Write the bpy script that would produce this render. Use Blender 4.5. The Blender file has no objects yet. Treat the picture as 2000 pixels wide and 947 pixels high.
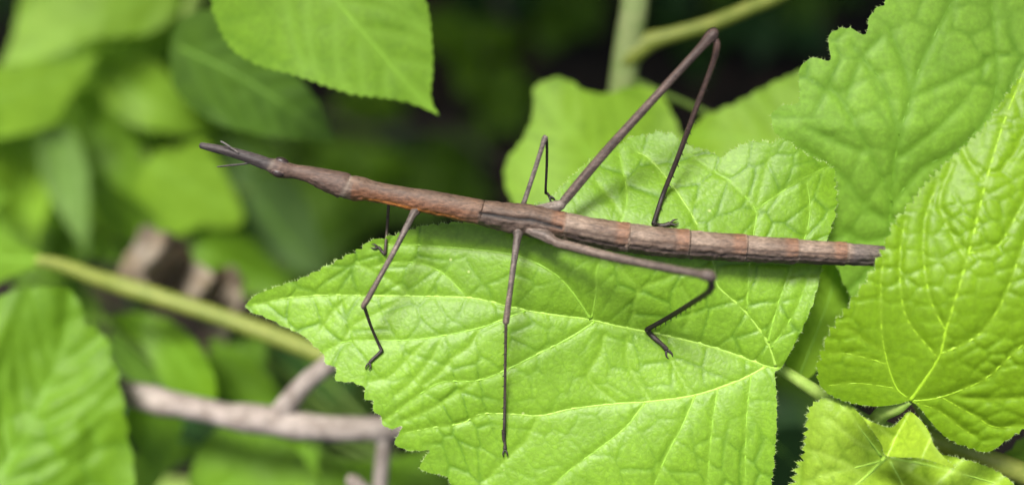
import bpy, math, random
import numpy as np
from mathutils import Vector, Matrix
from mathutils.geometry import delaunay_2d_cdt

rng = np.random.default_rng(7)
random.seed(7)
sc = bpy.context.scene
C = sc.collection

# ------------------------------------------------------------------ camera
PITCH = math.radians(60)
D = 0.25                                    # metres from lens to the insect
FW = np.array([0, math.cos(PITCH), -math.sin(PITCH)])
UP = np.array([0, math.sin(PITCH), math.cos(PITCH)])
RT = np.array([1.0, 0, 0])
FOCUS = np.array([0, 0, 0.40])              # the insect sits 40 cm above the soil
CAM = FOCUS - FW * D
cd = bpy.data.cameras.new('camera'); cam = bpy.data.objects.new('camera', cd); C.objects.link(cam)
cam.location = CAM
cam.rotation_euler = (math.pi / 2 - PITCH, 0, 0)
cd.sensor_width = 36; cd.lens = 36 * D / 0.2
cd.clip_start = 0.01; cd.clip_end = 500
cd.dof.use_dof = True; cd.dof.focus_distance = D + 0.0045; cd.dof.aperture_fstop = 4.4
cd.dof.aperture_blades = 0
sc.camera = cam

# ------------------------------------------------------------------ light
SUN_EL, SUN_AZ = math.radians(77), math.radians(-55)   # azimuth from +Y towards +X
w = bpy.data.worlds.new('World'); sc.world = w; w.use_nodes = True
nt = w.node_tree
sky = nt.nodes.new('ShaderNodeTexSky'); sky.sky_type = 'NISHITA'; sky.sun_disc = False
sky.sun_elevation = SUN_EL; sky.sun_rotation = SUN_AZ
sky.air_density = 0.8; sky.dust_density = 6.0; sky.ozone_density = 0.3
bg = nt.nodes['Background']; bg.inputs[1].default_value = 0.085
nt.links.new(sky.outputs[0], bg.inputs[0])
sd = bpy.data.lights.new('sun', 'SUN'); sun = bpy.data.objects.new('sun', sd); C.objects.link(sun)
sd.energy = 3.5; sd.angle = math.radians(20); sd.color = (1, 0.985, 0.955)
sdir = Vector((math.sin(SUN_AZ) * math.cos(SUN_EL), math.cos(SUN_AZ) * math.cos(SUN_EL), math.sin(SUN_EL)))
sun.rotation_euler = sdir.to_track_quat('Z', 'Y').to_euler()
sc.view_settings.view_transform = 'Standard'; sc.view_settings.look = 'None'
sc.view_settings.exposure = 1.5; sc.view_settings.gamma = 1
sc.render.engine = 'CYCLES'
sc.cycles.use_denoising = True
sc.cycles.max_bounces = 8; sc.cycles.transmission_bounces = 6

# ------------------------------------------------------------------ helpers
def W(x, y, dz):
    """photo pixel (2000 wide) + millimetres behind the insect -> world points (n x 3)"""
    x = np.asarray(x, float); y = np.asarray(y, float); dz = np.asarray(dz, float)
    d = D + dz * 1e-3
    s = d / D
    return (CAM + d[..., None] * FW + ((x - 1000) * 1e-4 * s)[..., None] * RT
            + ((473.5 - y) * 1e-4 * s)[..., None] * UP)

def catmull(P, n=None, step=None):
    """smooth curve through the rows of P (any number of columns), resampled"""
    P = np.asarray(P, float)
    if len(P) == 2:
        dense = P[0] + np.linspace(0, 1, 30)[:, None] * (P[1] - P[0])
    else:
        Q = np.vstack([2 * P[0] - P[1], P, 2 * P[-1] - P[-2]])
        out = []
        t = np.linspace(0, 1, 24, endpoint=False)[:, None]
        for i in range(1, len(Q) - 2):
            a, b, c, d = Q[i - 1], Q[i], Q[i + 1], Q[i + 2]
            out.append(0.5 * (2 * b + (c - a) * t + (2 * a - 5 * b + 4 * c - d) * t ** 2 + (3 * b - a - 3 * c + d) * t ** 3))
        dense = np.vstack(out + [Q[-2][None]])
    L = np.concatenate([[0], np.cumsum(np.linalg.norm(np.diff(dense[:, :2], axis=0), axis=1))])
    if n is None:
        n = max(2, int(L[-1] / step) + 1)
    s = np.linspace(0, L[-1], n)
    return np.column_stack([np.interp(s, L, dense[:, k]) for k in range(dense.shape[1])])

class VNoise:
    def __init__(self, seed):
        self.g = np.random.default_rng(seed).random((64, 64))
    def __call__(self, x, y):
        xi = np.floor(x).astype(int); yi = np.floor(y).astype(int)
        fx = x - xi; fy = y - yi
        fx = fx * fx * (3 - 2 * fx); fy = fy * fy * (3 - 2 * fy)
        g = self.g; a = g[xi % 64, yi % 64]; b = g[(xi + 1) % 64, yi % 64]
        c = g[xi % 64, (yi + 1) % 64]; d = g[(xi + 1) % 64, (yi + 1) % 64]
        return (a * (1 - fx) + b * fx) * (1 - fy) + (c * (1 - fx) + d * fx) * fy - 0.5

def seg_dist(x, y, poly):
    """distance of points to a polyline"""
    best = np.full(len(x), 1e9)
    for (x0, y0), (x1, y1) in zip(poly[:-1, :2], poly[1:, :2]):
        dx, dy = x1 - x0, y1 - y0
        t = np.clip(((x - x0) * dx + (y - y0) * dy) / (dx * dx + dy * dy + 1e-9), 0, 1)
        best = np.minimum(best, np.hypot(x - x0 - t * dx, y - y0 - t * dy))
    return best

def inside(x, y, poly):
    r = np.zeros(len(x), bool)
    px, py = poly[:, 0], poly[:, 1]
    j = len(poly) - 1
    for i in range(len(poly)):
        c = ((py[i] > y) != (py[j] > y)) & (x < (px[j] - px[i]) * (y - py[i]) / (py[j] - py[i] + 1e-12) + px[i])
        r ^= c; j = i
    return r

def empty(name, loc, label=None, cat=None, group=None):
    o = bpy.data.objects.new(name, None); C.objects.link(o); o.location = loc
    o.empty_display_size = 0.02
    tag(o, label, cat, group)
    return o

def tag(o, label=None, cat=None, group=None, kind=None):
    for k, v in (('label', label), ('category', cat), ('group', group), ('kind', kind)):
        if v: o[k] = v
    return o

def root_loc(o):
    p = Vector((0, 0, 0))
    while o is not None:
        p += o.location; o = o.parent
    return np.array(p)

def mesh_obj(name, V, F, mat, parent=None, attrs=None, cols=None, smooth=True):
    """V in world metres; the object keeps its parent's origin"""
    V = np.asarray(V, float)
    if parent is not None: V = V - root_loc(parent)
    me = bpy.data.meshes.new(name)
    me.from_pydata(V.tolist(), [], [tuple(int(i) for i in f) for f in F])
    if smooth: me.polygons.foreach_set('use_smooth', [True] * len(me.polygons))
    for k, a in (attrs or {}).items():
        at = me.attributes.new(k, 'FLOAT', 'POINT'); at.data.foreach_set('value', np.asarray(a, np.float32))
    for k, a in (cols or {}).items():
        at = me.attributes.new(k, 'FLOAT_COLOR', 'POINT')
        at.data.foreach_set('color', np.column_stack([a, np.ones(len(a))]).astype(np.float32).ravel())
    me.materials.append(mat); me.update()
    o = bpy.data.objects.new(name, me); C.objects.link(o)
    if parent is not None: o.parent = parent
    return o

def tube_geo(P, R, M=10, ridges=None, phase=0.0):
    """rings of M points round the 3-D path P with radii R (metres); closed ends"""
    P = np.asarray(P, float); R = np.asarray(R, float); n = len(P)
    T = np.gradient(P, axis=0); T /= np.linalg.norm(T, axis=1)[:, None] + 1e-12
    N = -FW - (T @ -FW)[:, None] * T
    bad = np.linalg.norm(N, axis=1) < 0.15
    if bad.any():
        N[bad] = UP - (T[bad] @ UP)[:, None] * T[bad]
    N /= np.linalg.norm(N, axis=1)[:, None]
    B = np.cross(T, N)
    th = np.arange(M) / M * 2 * math.pi + phase
    rr = np.ones(M) if ridges is None else ridges(th)
    V = (P[:, None] + R[:, None, None] * rr[None, :, None] *
         (np.cos(th)[None, :, None] * N[:, None] + np.sin(th)[None, :, None] * B[:, None])).reshape(-1, 3)
    F = []
    for i in range(n - 1):
        for j in range(M):
            k = (j + 1) % M
            F.append((i * M + j, i * M + k, (i + 1) * M + k, (i + 1) * M + j))
    V = np.vstack([V, P[0], P[-1]])
    for j in range(M):
        k = (j + 1) % M
        F.append((n * M, k, j)); F.append((n * M + 1, (n - 1) * M + j, (n - 1) * M + k))
    return V, F

def join_geo(parts):
    V, F, o = [], [], 0
    for v, f in parts:
        V.append(v); F += [tuple(i + o for i in q) for q in f]; o += len(v)
    return np.vstack(V), F

def px_tube(pts, M=10, step=6, ridges=None):
    """pts rows: x, y, dz (mm), width (px)"""
    c = catmull(pts, step=step)
    s = 1 + c[:, 2] * 1e-3 / D
    return tube_geo(W(c[:, 0], c[:, 1], c[:, 2]), c[:, 3] * 0.5e-4 * s, M, ridges)

# ------------------------------------------------------------------ materials
def mat(name):
    m = bpy.data.materials.new(name); m.use_nodes = True
    m.node_tree.nodes.clear()
    nt = m.node_tree
    return m, nt, nt.nodes.new('ShaderNodeOutputMaterial')

def node(nt, t, **kw):
    n = nt.nodes.new(t)
    for k, v in kw.items():
        if k in n.inputs: n.inputs[k].default_value = v
        else: setattr(n, k, v)
    return n

def mixc(nt, fac, a, b, mode='MIX'):
    n = nt.nodes.new('ShaderNodeMix'); n.data_type = 'RGBA'; n.blend_type = mode
    for sock, v in ((n.inputs['Factor'], fac), (n.inputs[6], a), (n.inputs[7], b)):
        if isinstance(v, bpy.types.NodeSocket): nt.links.new(v, sock)
        else: sock.default_value = (*v, 1) if isinstance(v, tuple) else v
    return n.outputs[2]

def leaf_mat(name, base, trans, vein, rough=0.42, tf=0.38, fine=900, bump=0.25, mottle=0.5, sheen=0.1, spec=0.5, netk=0.6, specks=0.0, fine_col=0.15):
    m, nt, out = mat(name); L = nt.links.new
    tc = node(nt, 'ShaderNodeTexCoord')
    at = node(nt, 'ShaderNodeAttribute', attribute_name='vein')
    n1 = node(nt, 'ShaderNodeTexNoise', Scale=70.0, Detail=5.0); L(tc.outputs['Object'], n1.inputs['Vector'])
    n2 = node(nt, 'ShaderNodeTexNoise', Scale=900.0, Detail=3.0); L(tc.outputs['Object'], n2.inputs['Vector'])
    r1 = node(nt, 'ShaderNodeMapRange'); L(n1.outputs['Fac'], r1.inputs['Value'])
    r1.inputs['From Min'].default_value = 0.3; r1.inputs['From Max'].default_value = 0.7
    dark = tuple(c * (1 - 0.35 * mottle) for c in base); light = (base[0] * (1 + .22 * mottle), base[1] * (1 + .10 * mottle), base[2])
    col = mixc(nt, r1.outputs['Result'], dark, light)
    r2 = node(nt, 'ShaderNodeMapRange'); L(n2.outputs['Fac'], r2.inputs['Value'])
    r2.inputs['From Min'].default_value = 0.35; r2.inputs['From Max'].default_value = 0.7
    r2.inputs['To Min'].default_value = 0.86; r2.inputs['To Max'].default_value = 1.08
    hs = node(nt, 'ShaderNodeHueSaturation'); L(col, hs.inputs['Color']); L(r2.outputs['Result'], hs.inputs['Value'])
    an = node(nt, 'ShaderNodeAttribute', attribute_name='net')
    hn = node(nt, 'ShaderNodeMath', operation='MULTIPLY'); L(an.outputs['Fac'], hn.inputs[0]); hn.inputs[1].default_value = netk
    col = mixc(nt, hn.outputs[0], hs.outputs['Color'], (base[0] * 0.50, base[1] * 0.58, base[2] * 0.3))  # veinlet green, darkened further to paint in the shade of the grooves
    col = mixc(nt, at.outputs['Fac'], col, vein)
    vo = node(nt, 'ShaderNodeTexVoronoi', feature='DISTANCE_TO_EDGE', Scale=float(fine)); L(tc.outputs['Object'], vo.inputs['Vector'])
    rv = node(nt, 'ShaderNodeMapRange'); L(vo.outputs['Distance'], rv.inputs['Value']); rv.inputs['From Max'].default_value = 0.35
    ad = node(nt, 'ShaderNodeMath', operation='MULTIPLY_ADD'); L(n2.outputs['Fac'], ad.inputs[0]); ad.inputs[1].default_value = 1.4
    L(rv.outputs['Result'], ad.inputs[2])
    fe = node(nt, 'ShaderNodeMapRange'); L(vo.outputs['Distance'], fe.inputs['Value']); fe.inputs['From Max'].default_value = 0.16
    fe.inputs['To Min'].default_value = fine_col; fe.inputs['To Max'].default_value = 0.0
    col = mixc(nt, fe.outputs['Result'], col, (base[0] * 0.6, base[1] * 0.66, base[2] * 0.4))
    if specks:
        vs = node(nt, 'ShaderNodeTexVoronoi', Scale=140.0); L(tc.outputs['Object'], vs.inputs['Vector'])
        ms = node(nt, 'ShaderNodeMapRange'); L(vs.outputs['Distance'], ms.inputs['Value']); ms.inputs['From Min'].default_value = 0.03; ms.inputs['From Max'].default_value = 0.055
        ms.inputs['To Min'].default_value = specks; ms.inputs['To Max'].default_value = 0.0
        col = mixc(nt, ms.outputs['Result'], col, (0.42, 0.52, 0.16))
    bp = node(nt, 'ShaderNodeBump', Strength=bump, Distance=0.00022); L(ad.outputs[0], bp.inputs['Height'])
    p = node(nt, 'ShaderNodeBsdfPrincipled', Roughness=rough); L(col, p.inputs['Base Color']); L(bp.outputs[0], p.inputs['Normal'])
    p.inputs['Specular IOR Level'].default_value = spec
    p.inputs['Sheen Weight'].default_value = sheen
    t = node(nt, 'ShaderNodeBsdfTranslucent')
    tcol = mixc(nt, 1.0, col, trans, 'MULTIPLY'); L(tcol, t.inputs['Color'])
    mx = node(nt, 'ShaderNodeMixShader'); mx.inputs[0].default_value = tf
    L(p.outputs[0], mx.inputs[1]); L(t.outputs[0], mx.inputs[2]); L(mx.outputs[0], out.inputs['Surface'])
    return m

def bark_mat(name, a, b, scale=300, bump=0.5, rough=0.8, stretch=(1, 1, 1)):
    m, nt, out = mat(name); L = nt.links.new
    tc = node(nt, 'ShaderNodeTexCoord'); mp = node(nt, 'ShaderNodeMapping'); mp.inputs['Scale'].default_value = stretch
    L(tc.outputs['Object'], mp.inputs['Vector'])
    n = node(nt, 'ShaderNodeTexNoise', Scale=float(scale), Detail=8.0, Roughness=0.65); L(mp.outputs[0], n.inputs['Vector'])
    r = node(nt, 'ShaderNodeMapRange'); L(n.outputs['Fac'], r.inputs['Value'])
    r.inputs['From Min'].default_value = 0.32; r.inputs['From Max'].default_value = 0.68
    col = mixc(nt, r.outputs['Result'], a, b)
    bp = node(nt, 'ShaderNodeBump', Strength=bump, Distance=0.0004); L(n.outputs['Fac'], bp.inputs['Height'])
    p = node(nt, 'ShaderNodeBsdfPrincipled', Roughness=rough); L(col, p.inputs['Base Color']); L(bp.outputs[0], p.inputs['Normal'])
    p.inputs['Specular IOR Level'].default_value = 0.3
    L(p.outputs[0], out.inputs['Surface'])
    return m

def pigment_mat(name, rough=0.62, bump=0.6, spec=0.35, scale=2600):
    """colour from the 'pigment' attribute with fine speckle and granular relief"""
    m, nt, out = mat(name); L = nt.links.new
    tc = node(nt, 'ShaderNodeTexCoord')
    at = node(nt, 'ShaderNodeAttribute', attribute_name='pigment')
    mp = node(nt, 'ShaderNodeMapping'); mp.inputs['Scale'].default_value = (0.35, 1, 1); mp.inputs['Rotation'].default_value = (0, 0, 0.1)
    L(tc.outputs['Object'], mp.inputs['Vector'])
    n = node(nt, 'ShaderNodeTexNoise', Scale=float(scale), Detail=4.0, Roughness=0.7); L(mp.outputs[0], n.inputs['Vector'])
    n2 = node(nt, 'ShaderNodeTexNoise', Scale=500.0, Detail=3.0); L(mp.outputs[0], n2.inputs['Vector'])
    r = node(nt, 'ShaderNodeMapRange'); L(n.outputs['Fac'], r.inputs['Value'])
    r.inputs['From Min'].default_value = 0.3; r.inputs['From Max'].default_value = 0.66
    r.inputs['To Min'].default_value = 0.35; r.inputs['To Max'].default_value = 1.3
    r2 = node(nt, 'ShaderNodeMapRange'); L(n2.outputs['Fac'], r2.inputs['Value'])
    r2.inputs['From Min'].default_value = 0.3; r2.inputs['From Max'].default_value = 0.7
    r2.inputs['To Min'].default_value = 0.78; r2.inputs['To Max'].default_value = 1.15
    mu = node(nt, 'ShaderNodeMath', operation='MULTIPLY'); L(r.outputs[0], mu.inputs[0]); L(r2.outputs[0], mu.inputs[1])
    hs = node(nt, 'ShaderNodeHueSaturation'); L(at.outputs['Color'], hs.inputs['Color']); L(mu.outputs[0], hs.inputs['Value'])
    bp = node(nt, 'ShaderNodeBump', Strength=bump, Distance=0.00012); L(n.outputs['Fac'], bp.inputs['Height'])
    p = node(nt, 'ShaderNodeBsdfPrincipled', Roughness=rough); L(hs.outputs[0], p.inputs['Base Color']); L(bp.outputs[0], p.inputs['Normal'])
    p.inputs['Specular IOR Level'].default_value = spec
    L(p.outputs[0], out.inputs['Surface'])
    return m

TR = (1.0, 1.0, 0.55)
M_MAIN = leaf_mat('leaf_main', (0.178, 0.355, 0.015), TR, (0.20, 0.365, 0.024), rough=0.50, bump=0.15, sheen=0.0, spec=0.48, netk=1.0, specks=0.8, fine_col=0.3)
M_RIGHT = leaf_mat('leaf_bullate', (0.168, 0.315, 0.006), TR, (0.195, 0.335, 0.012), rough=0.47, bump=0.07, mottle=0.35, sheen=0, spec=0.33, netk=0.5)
M_TOP = leaf_mat('leaf_matt', (0.20, 0.39, 0.034), TR, (0.12, 0.26, 0.015), rough=0.6, bump=0.10, sheen=0.0, mottle=0.4, spec=0.4, netk=1.0)  # vein colour darker than the blade, painting in the shaded creases
M_YOUNG = leaf_mat('leaf_young', (0.205, 0.335, 0.022), TR, (0.25, 0.38, 0.045), rough=0.5, bump=0.12, sheen=0.0, tf=0.25, mottle=0.3, spec=0.35)
M_LOBE = leaf_mat('leaf_lobe', (0.255, 0.385, 0.025), TR, (0.28, 0.41, 0.05), rough=0.5, bump=0.1, sheen=0.0, tf=0.22, mottle=0.2, spec=0.35)
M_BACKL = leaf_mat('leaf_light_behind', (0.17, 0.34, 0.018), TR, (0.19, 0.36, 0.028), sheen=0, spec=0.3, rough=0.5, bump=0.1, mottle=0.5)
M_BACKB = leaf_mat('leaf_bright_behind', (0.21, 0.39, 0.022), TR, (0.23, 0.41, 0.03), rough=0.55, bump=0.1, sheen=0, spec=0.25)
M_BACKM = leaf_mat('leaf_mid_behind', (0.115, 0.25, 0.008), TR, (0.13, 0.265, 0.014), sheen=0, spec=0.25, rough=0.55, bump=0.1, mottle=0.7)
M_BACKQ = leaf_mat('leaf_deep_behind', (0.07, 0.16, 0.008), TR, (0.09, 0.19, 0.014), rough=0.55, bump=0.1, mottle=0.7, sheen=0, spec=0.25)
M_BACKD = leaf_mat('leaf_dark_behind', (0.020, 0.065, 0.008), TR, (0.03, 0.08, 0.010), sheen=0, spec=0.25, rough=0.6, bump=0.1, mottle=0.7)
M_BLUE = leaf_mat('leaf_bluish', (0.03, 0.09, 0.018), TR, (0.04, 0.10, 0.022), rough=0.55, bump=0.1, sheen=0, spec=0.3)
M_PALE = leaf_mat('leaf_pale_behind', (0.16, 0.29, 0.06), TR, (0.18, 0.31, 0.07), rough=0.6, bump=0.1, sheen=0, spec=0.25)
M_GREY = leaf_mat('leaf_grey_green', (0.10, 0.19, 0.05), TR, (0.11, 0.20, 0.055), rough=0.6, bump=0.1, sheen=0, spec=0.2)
M_DEAD = leaf_mat('dead_leaf', (0.20, 0.16, 0.115), (1, 0.85, 0.7), (0.30, 0.26, 0.20), rough=0.8, bump=0.3, tf=0.15, mottle=1.0, sheen=0)
M_VEIN = bark_mat('vein_green', (0.20, 0.35, 0.035), (0.245, 0.385, 0.055), 1500, 0.2, 0.5)
M_VEINS = bark_mat('vein_side', (0.15, 0.30, 0.018), (0.19, 0.345, 0.03), 1500, 0.2, 0.5)
M_VEINB = bark_mat('vein_behind', (0.10, 0.22, 0.012), (0.13, 0.26, 0.02), 1500, 0.2, 0.5)
M_VEINL = bark_mat('vein_light_behind', (0.16, 0.32, 0.02), (0.19, 0.35, 0.03), 1500, 0.2, 0.5)
M_VEIN2 = bark_mat('vein_yellow_green', (0.19, 0.34, 0.008), (0.23, 0.38, 0.015), 1500, 0.2, 0.5)
M_STEM = bark_mat('stem_green', (0.16, 0.26, 0.04), (0.26, 0.36, 0.08), 500, 0.25, 0.55)
M_STALK = bark_mat('stalk_dark_green', (0.06, 0.11, 0.012), (0.10, 0.16, 0.025), 500, 0.25, 0.6)  # darker green for the stalks of the leaves behind
M_STEMY = bark_mat('stem_yellow_green', (0.12, 0.16, 0.022), (0.21, 0.235, 0.045), 300, 0.2, 0.5)
M_STEMP = bark_mat('stem_pale', (0.17, 0.24, 0.07), (0.27, 0.31, 0.13), 260, 0.2, 0.6)
M_BARK = bark_mat('bark_pale', (0.12, 0.095, 0.077), (0.30, 0.258, 0.225), 260, 0.6, 0.85)
M_TWIG = bark_mat('bark_dark', (0.04, 0.032, 0.026), (0.09, 0.07, 0.055), 300, 0.5, 0.9)
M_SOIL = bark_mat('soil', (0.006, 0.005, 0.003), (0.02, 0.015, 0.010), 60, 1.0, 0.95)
M_HAIR = bark_mat('leaf_hair', (0.26, 0.38, 0.10), (0.36, 0.46, 0.18), 900, 0, 0.6)
M_BODY = pigment_mat('insect_cuticle', bump=1.0)
M_LEG = pigment_mat('insect_leg', rough=0.55, bump=0.7, scale=2600)
M_EYE = pigment_mat('insect_eye', rough=0.4, bump=0.05, spec=0.3)

# ------------------------------------------------------------------ leaf builder
def outline_curve(pts, step):
    """rows x, y, tooth (px; sign = side the teeth lean to). Closed, smoothed, toothed."""
    P = np.array([(p[0], p[1], p[2] if len(p) > 2 else 0) for p in pts], float)
    Q = np.vstack([P, P[:1]])
    c = catmull(Q, step=step)[:-1]
    d = np.roll(c[:, :2], -1, 0) - np.roll(c[:, :2], 1, 0)
    d /= np.linalg.norm(d, axis=1)[:, None] + 1e-9
    area = np.sum(c[:, 0] * np.roll(c[:, 1], -1) - np.roll(c[:, 0], -1) * c[:, 1])
    nrm = np.column_stack([d[:, 1], -d[:, 0]]) * (1 if area > 0 else -1)
    return c, nrm

def toothed(pts, step, spacing, seed):
    c, nrm = outline_curve(pts, step)
    r = np.random.default_rng(seed)
    n = len(c)
    pos, ph, amp = 0.0, np.zeros(n), np.ones(n)
    i = 0
    while i < n:
        k = max(3, int(spacing / step * r.uniform(0.65, 1.4)))
        e = min(n, i + k)
        ph[i:e] = np.linspace(0, 1, e - i, endpoint=False); amp[i:e] = r.uniform(0.6, 1.25)
        i = e
    a = c[:, 2]
    f = np.where(a >= 0, np.where(ph < 0.72, ph / 0.72, (1 - ph) / 0.28), np.where(ph < 0.28, ph / 0.28, (1 - ph) / 0.72))
    f = f ** 0.85
    out = c[:, :2] + nrm * (np.abs(a) * amp * (f - 0.5))[:, None]
    return out, nrm, a

def auto_veins(mid, n=5, ang=48, length=260, bend=10):
    m = catmull(mid, n=60); v = []
    for i in range(n):
        t = 0.06 + 0.8 * i / n
        k = int(t * 59); d = m[min(59, k + 2), :2] - m[max(0, k - 2), :2]
        a0 = math.atan2(d[1], d[0])
        for s in (-1, 1):
            a = a0 + s * math.radians(ang); p = m[k, :2].copy(); pl = [p.copy()]
            for q in range(7):
                p = p + length / 7 * np.array([math.cos(a), math.sin(a)]); a -= s * math.radians(bend * 0.6); pl.append(p.copy())
            v.append(np.array(pl))
    return v

def leaf(parent, pts, dzf, mid, side, material, step=12, tooth=40, seed=1, relief=0.2, cell=60, veinw=(5, 3.5), tubes=(), midw=(14, 3),
         vein_mat=None, hair=0, name='leaf', label=None, aspect=1.0, fold=0.0, rough_amp=0.6, sink=1.0, rmod=None, tw=0.13, blob=0.14, sw=0.26, aniso=None):
    """one leaf: toothed blade with bulging cells between sunken veins; midrib and the larger side veins are sub-parts"""
    ol, nrm, ta = toothed(pts, min(step, 6 if step < 9 else step * 0.7), tooth, seed)
    r = np.random.default_rng(seed + 100)
    lo, hi = ol.min(0), ol.max(0)
    gx, gy = np.meshgrid(np.arange(lo[0], hi[0], step), np.arange(lo[1], hi[1], step * 0.866))
    gx = gx + (np.arange(gx.shape[0]) % 2)[:, None] * step * 0.5
    gx = (gx + r.uniform(-.18, .18, gx.shape) * step).ravel(); gy = (gy + r.uniform(-.18, .18, gy.shape) * step).ravel()
    k = inside(gx, gy, ol); gx, gy = gx[k], gy[k]
    k = seg_dist(gx, gy, np.vstack([ol, ol[:1]])) > step * 0.45; gx, gy = gx[k], gy[k]
    n = len(ol)
    co = [Vector(p) for p in ol] + [Vector(p) for p in zip(gx, gy)]
    res = delaunay_2d_cdt(co, [(i, (i + 1) % n) for i in range(n)], [], 1, 1e-5)
    xy = np.array([tuple(v) for v in res[0]]); F = res[2]
    x, y = xy[:, 0], xy[:, 1]
    # vein network
    nz = VNoise(seed); nz2 = VNoise(seed + 5)
    mc = catmull(mid, n=50)
    sides = [catmull(s, n=24) for s in side]
    fields = {}
    ns = max(6, int((hi[0] - lo[0]) * (hi[1] - lo[1]) / cell ** 2))
    seeds = r.uniform(lo, hi, (ns, 2))
    for it in range(3):                                   # even the seeds out
        g = r.uniform(lo, hi, (ns * 12, 2))
        own = np.argmin(((g[:, None] - seeds[None]) ** 2 * [1, aspect ** 2]).sum(-1), 1)
        for i in range(ns):
            if (own == i).any(): seeds[i] = seeds[i] * 0.4 + 0.6 * g[own == i].mean(0)
    seeds2 = r.uniform(lo, hi, (min(2500, ns * 6), 2))
    def vor(px, py, S):
        wx = px + 0.35 * cell * (nz(px / cell, py / cell)); wy = py + 0.35 * cell * (nz2(px / cell, py / cell))
        out = np.empty(len(px))
        if aniso is None: jobs = [(np.arange(len(px)), 0.0, 1.0)]
        else:                                             # ladder-like cells across the strips between side veins
            ym = np.interp(px, mc[::-1, 0] if mc[0, 0] > mc[-1, 0] else mc[:, 0], mc[::-1, 1] if mc[0, 0] > mc[-1, 0] else mc[:, 1])
            up = py < ym
            jobs = [(np.where(up)[0], aniso[0], aniso[2]), (np.where(~up)[0], aniso[1], aniso[2])]
        for idx, ang, k in jobs:
            ca, sa = math.cos(math.radians(ang)), math.sin(math.radians(ang))
            su, sv = (S[:, 0] * ca + S[:, 1] * sa) * k, (-S[:, 0] * sa + S[:, 1] * ca) * aspect
            qu, qv = (wx[idx] * ca + wy[idx] * sa) * k, (-wx[idx] * sa + wy[idx] * ca) * aspect
            o_ = np.empty(len(idx))
            for a in range(0, len(idx), 4000):
                d = np.sqrt((qu[a:a + 4000, None] - su[None]) ** 2 + (qv[a:a + 4000, None] - sv[None]) ** 2)
                d = np.partition(d, 1, axis=1)[:, :2]; o_[a:a + 4000] = d[:, 1] - d[:, 0]
            out[idx] = o_
        return out * 0.5
    def surface(px, py, full=False):
        px = np.asarray(px, float); py = np.asarray(py, float)
        dm = seg_dist(px, py, mc)
        ds = np.full(len(px), 1e9)
        for s in sides: ds = np.minimum(ds, seg_dist(px, py, s))
        dt = vor(px, py, seeds)
        z = np.asarray(dzf(px, py), float) - fold * dm / 100
        mk = np.clip(0.65 + 1.5 * nz2(px / cell * 0.55 + 7, py / cell * 0.55), 0.34, 1.15)
        h = 0.60 * (1 - np.exp(-(np.minimum(ds, dm) / (sw * cell)) ** 1.4)) + 0.50 * (1 - np.exp(-(dt / (tw * cell)) ** 1.3)) * mk + 0.25 * (1 - mk)
        h = h + blob * nz(px / cell * 1.7, py / cell * 1.7)
        if cell / 2.4 > step * 1.6 and rough_amp > 0:
            h = h + 0.13 * rough_amp * (1 - np.exp(-(vor(px, py, seeds2) / (0.09 * cell)) ** 1.3))
        z = z - relief * h * (1 if rmod is None else rmod(px, py))
        if not full: return z
        v = np.maximum(np.exp(-(ds / veinw[0]) ** 2), np.exp(-(dm / (veinw[0] * 1.6)) ** 2))
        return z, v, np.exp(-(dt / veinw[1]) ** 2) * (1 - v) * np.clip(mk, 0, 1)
    z, vein, net = surface(x, y, True)
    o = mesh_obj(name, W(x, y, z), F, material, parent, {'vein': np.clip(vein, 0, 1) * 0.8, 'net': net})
    if label: o['label'] = label
    vm = vein_mat or M_VEIN
    def vein_tube(pl, w0, w1, nm, vm):
        c = catmull(pl, step=max(6, step))
        c = c[inside(c[:, 0], c[:, 1], ol)]
        if len(c) < 3: return
        t = np.linspace(0, 1, len(c)); ww = 0.8 * (w0 + (w1 - w0) * t ** 0.8) * (1 + 0.12 * np.sin(t * 40 + seed))
        zz = surface(c[:, 0], c[:, 1])
        zz = np.convolve(np.pad(zz, 2, mode='edge'), np.ones(5) / 5, 'valid')
        s = 1 + zz * 1e-3 / D
        # sunk so that only the crest of the vein stands proud of the blade
        V, Fq = tube_geo(W(c[:, 0], c[:, 1], zz + ww * 0.05 * 0.7 * sink), ww * 0.5e-4 * s, 8)
        mesh_obj(nm, V, Fq, vm, o)
    if midw: vein_tube(mid, midw[0], midw[1], 'midrib', vm)
    for i, w0, w1 in tubes: vein_tube(side[i], w0, w1, 'side_vein', M_VEINS if vm is M_VEIN and w0 < 11 and material is M_MAIN else vm)
    if hair:
        Vh, Fh = [], []
        cs = np.vstack([ol, ol[:1]]); ln = np.linalg.norm(np.diff(cs, axis=0), axis=1); tot = ln.sum()
        cum = np.concatenate([[0], np.cumsum(ln)])
        q = r.uniform(0, tot, int(tot / 3.2 * hair)); idx = np.clip(np.searchsorted(cum, q) - 1, 0, n - 1)
        fr = (q - cum[idx]) / ln[idx]
        base = ol[idx] + (cs[idx + 1] - ol[idx]) * fr[:, None] - nrm[idx] * 0.6
        a = r.normal(0, 0.5, len(q)); ca, sa = np.cos(a), np.sin(a)
        dr = np.column_stack([nrm[idx, 0] * ca - nrm[idx, 1] * sa, nrm[idx, 0] * sa + nrm[idx, 1] * ca])
        ll = r.uniform(3, 8.5, len(q))
        z0 = surface(base[:, 0], base[:, 1]); z1 = z0 - r.uniform(-0.5, 0.6, len(q))
        tip = base + dr * ll[:, None]; pw = np.column_stack([-dr[:, 1], dr[:, 0]]) * 0.42
        A = W(base[:, 0] + pw[:, 0], base[:, 1] + pw[:, 1], z0); Bp = W(base[:, 0] - pw[:, 0], base[:, 1] - pw[:, 1], z0)
        Cc = W(base[:, 0], base[:, 1], z0 + 0.07); Tt = W(tip[:, 0], tip[:, 1], z1)
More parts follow.
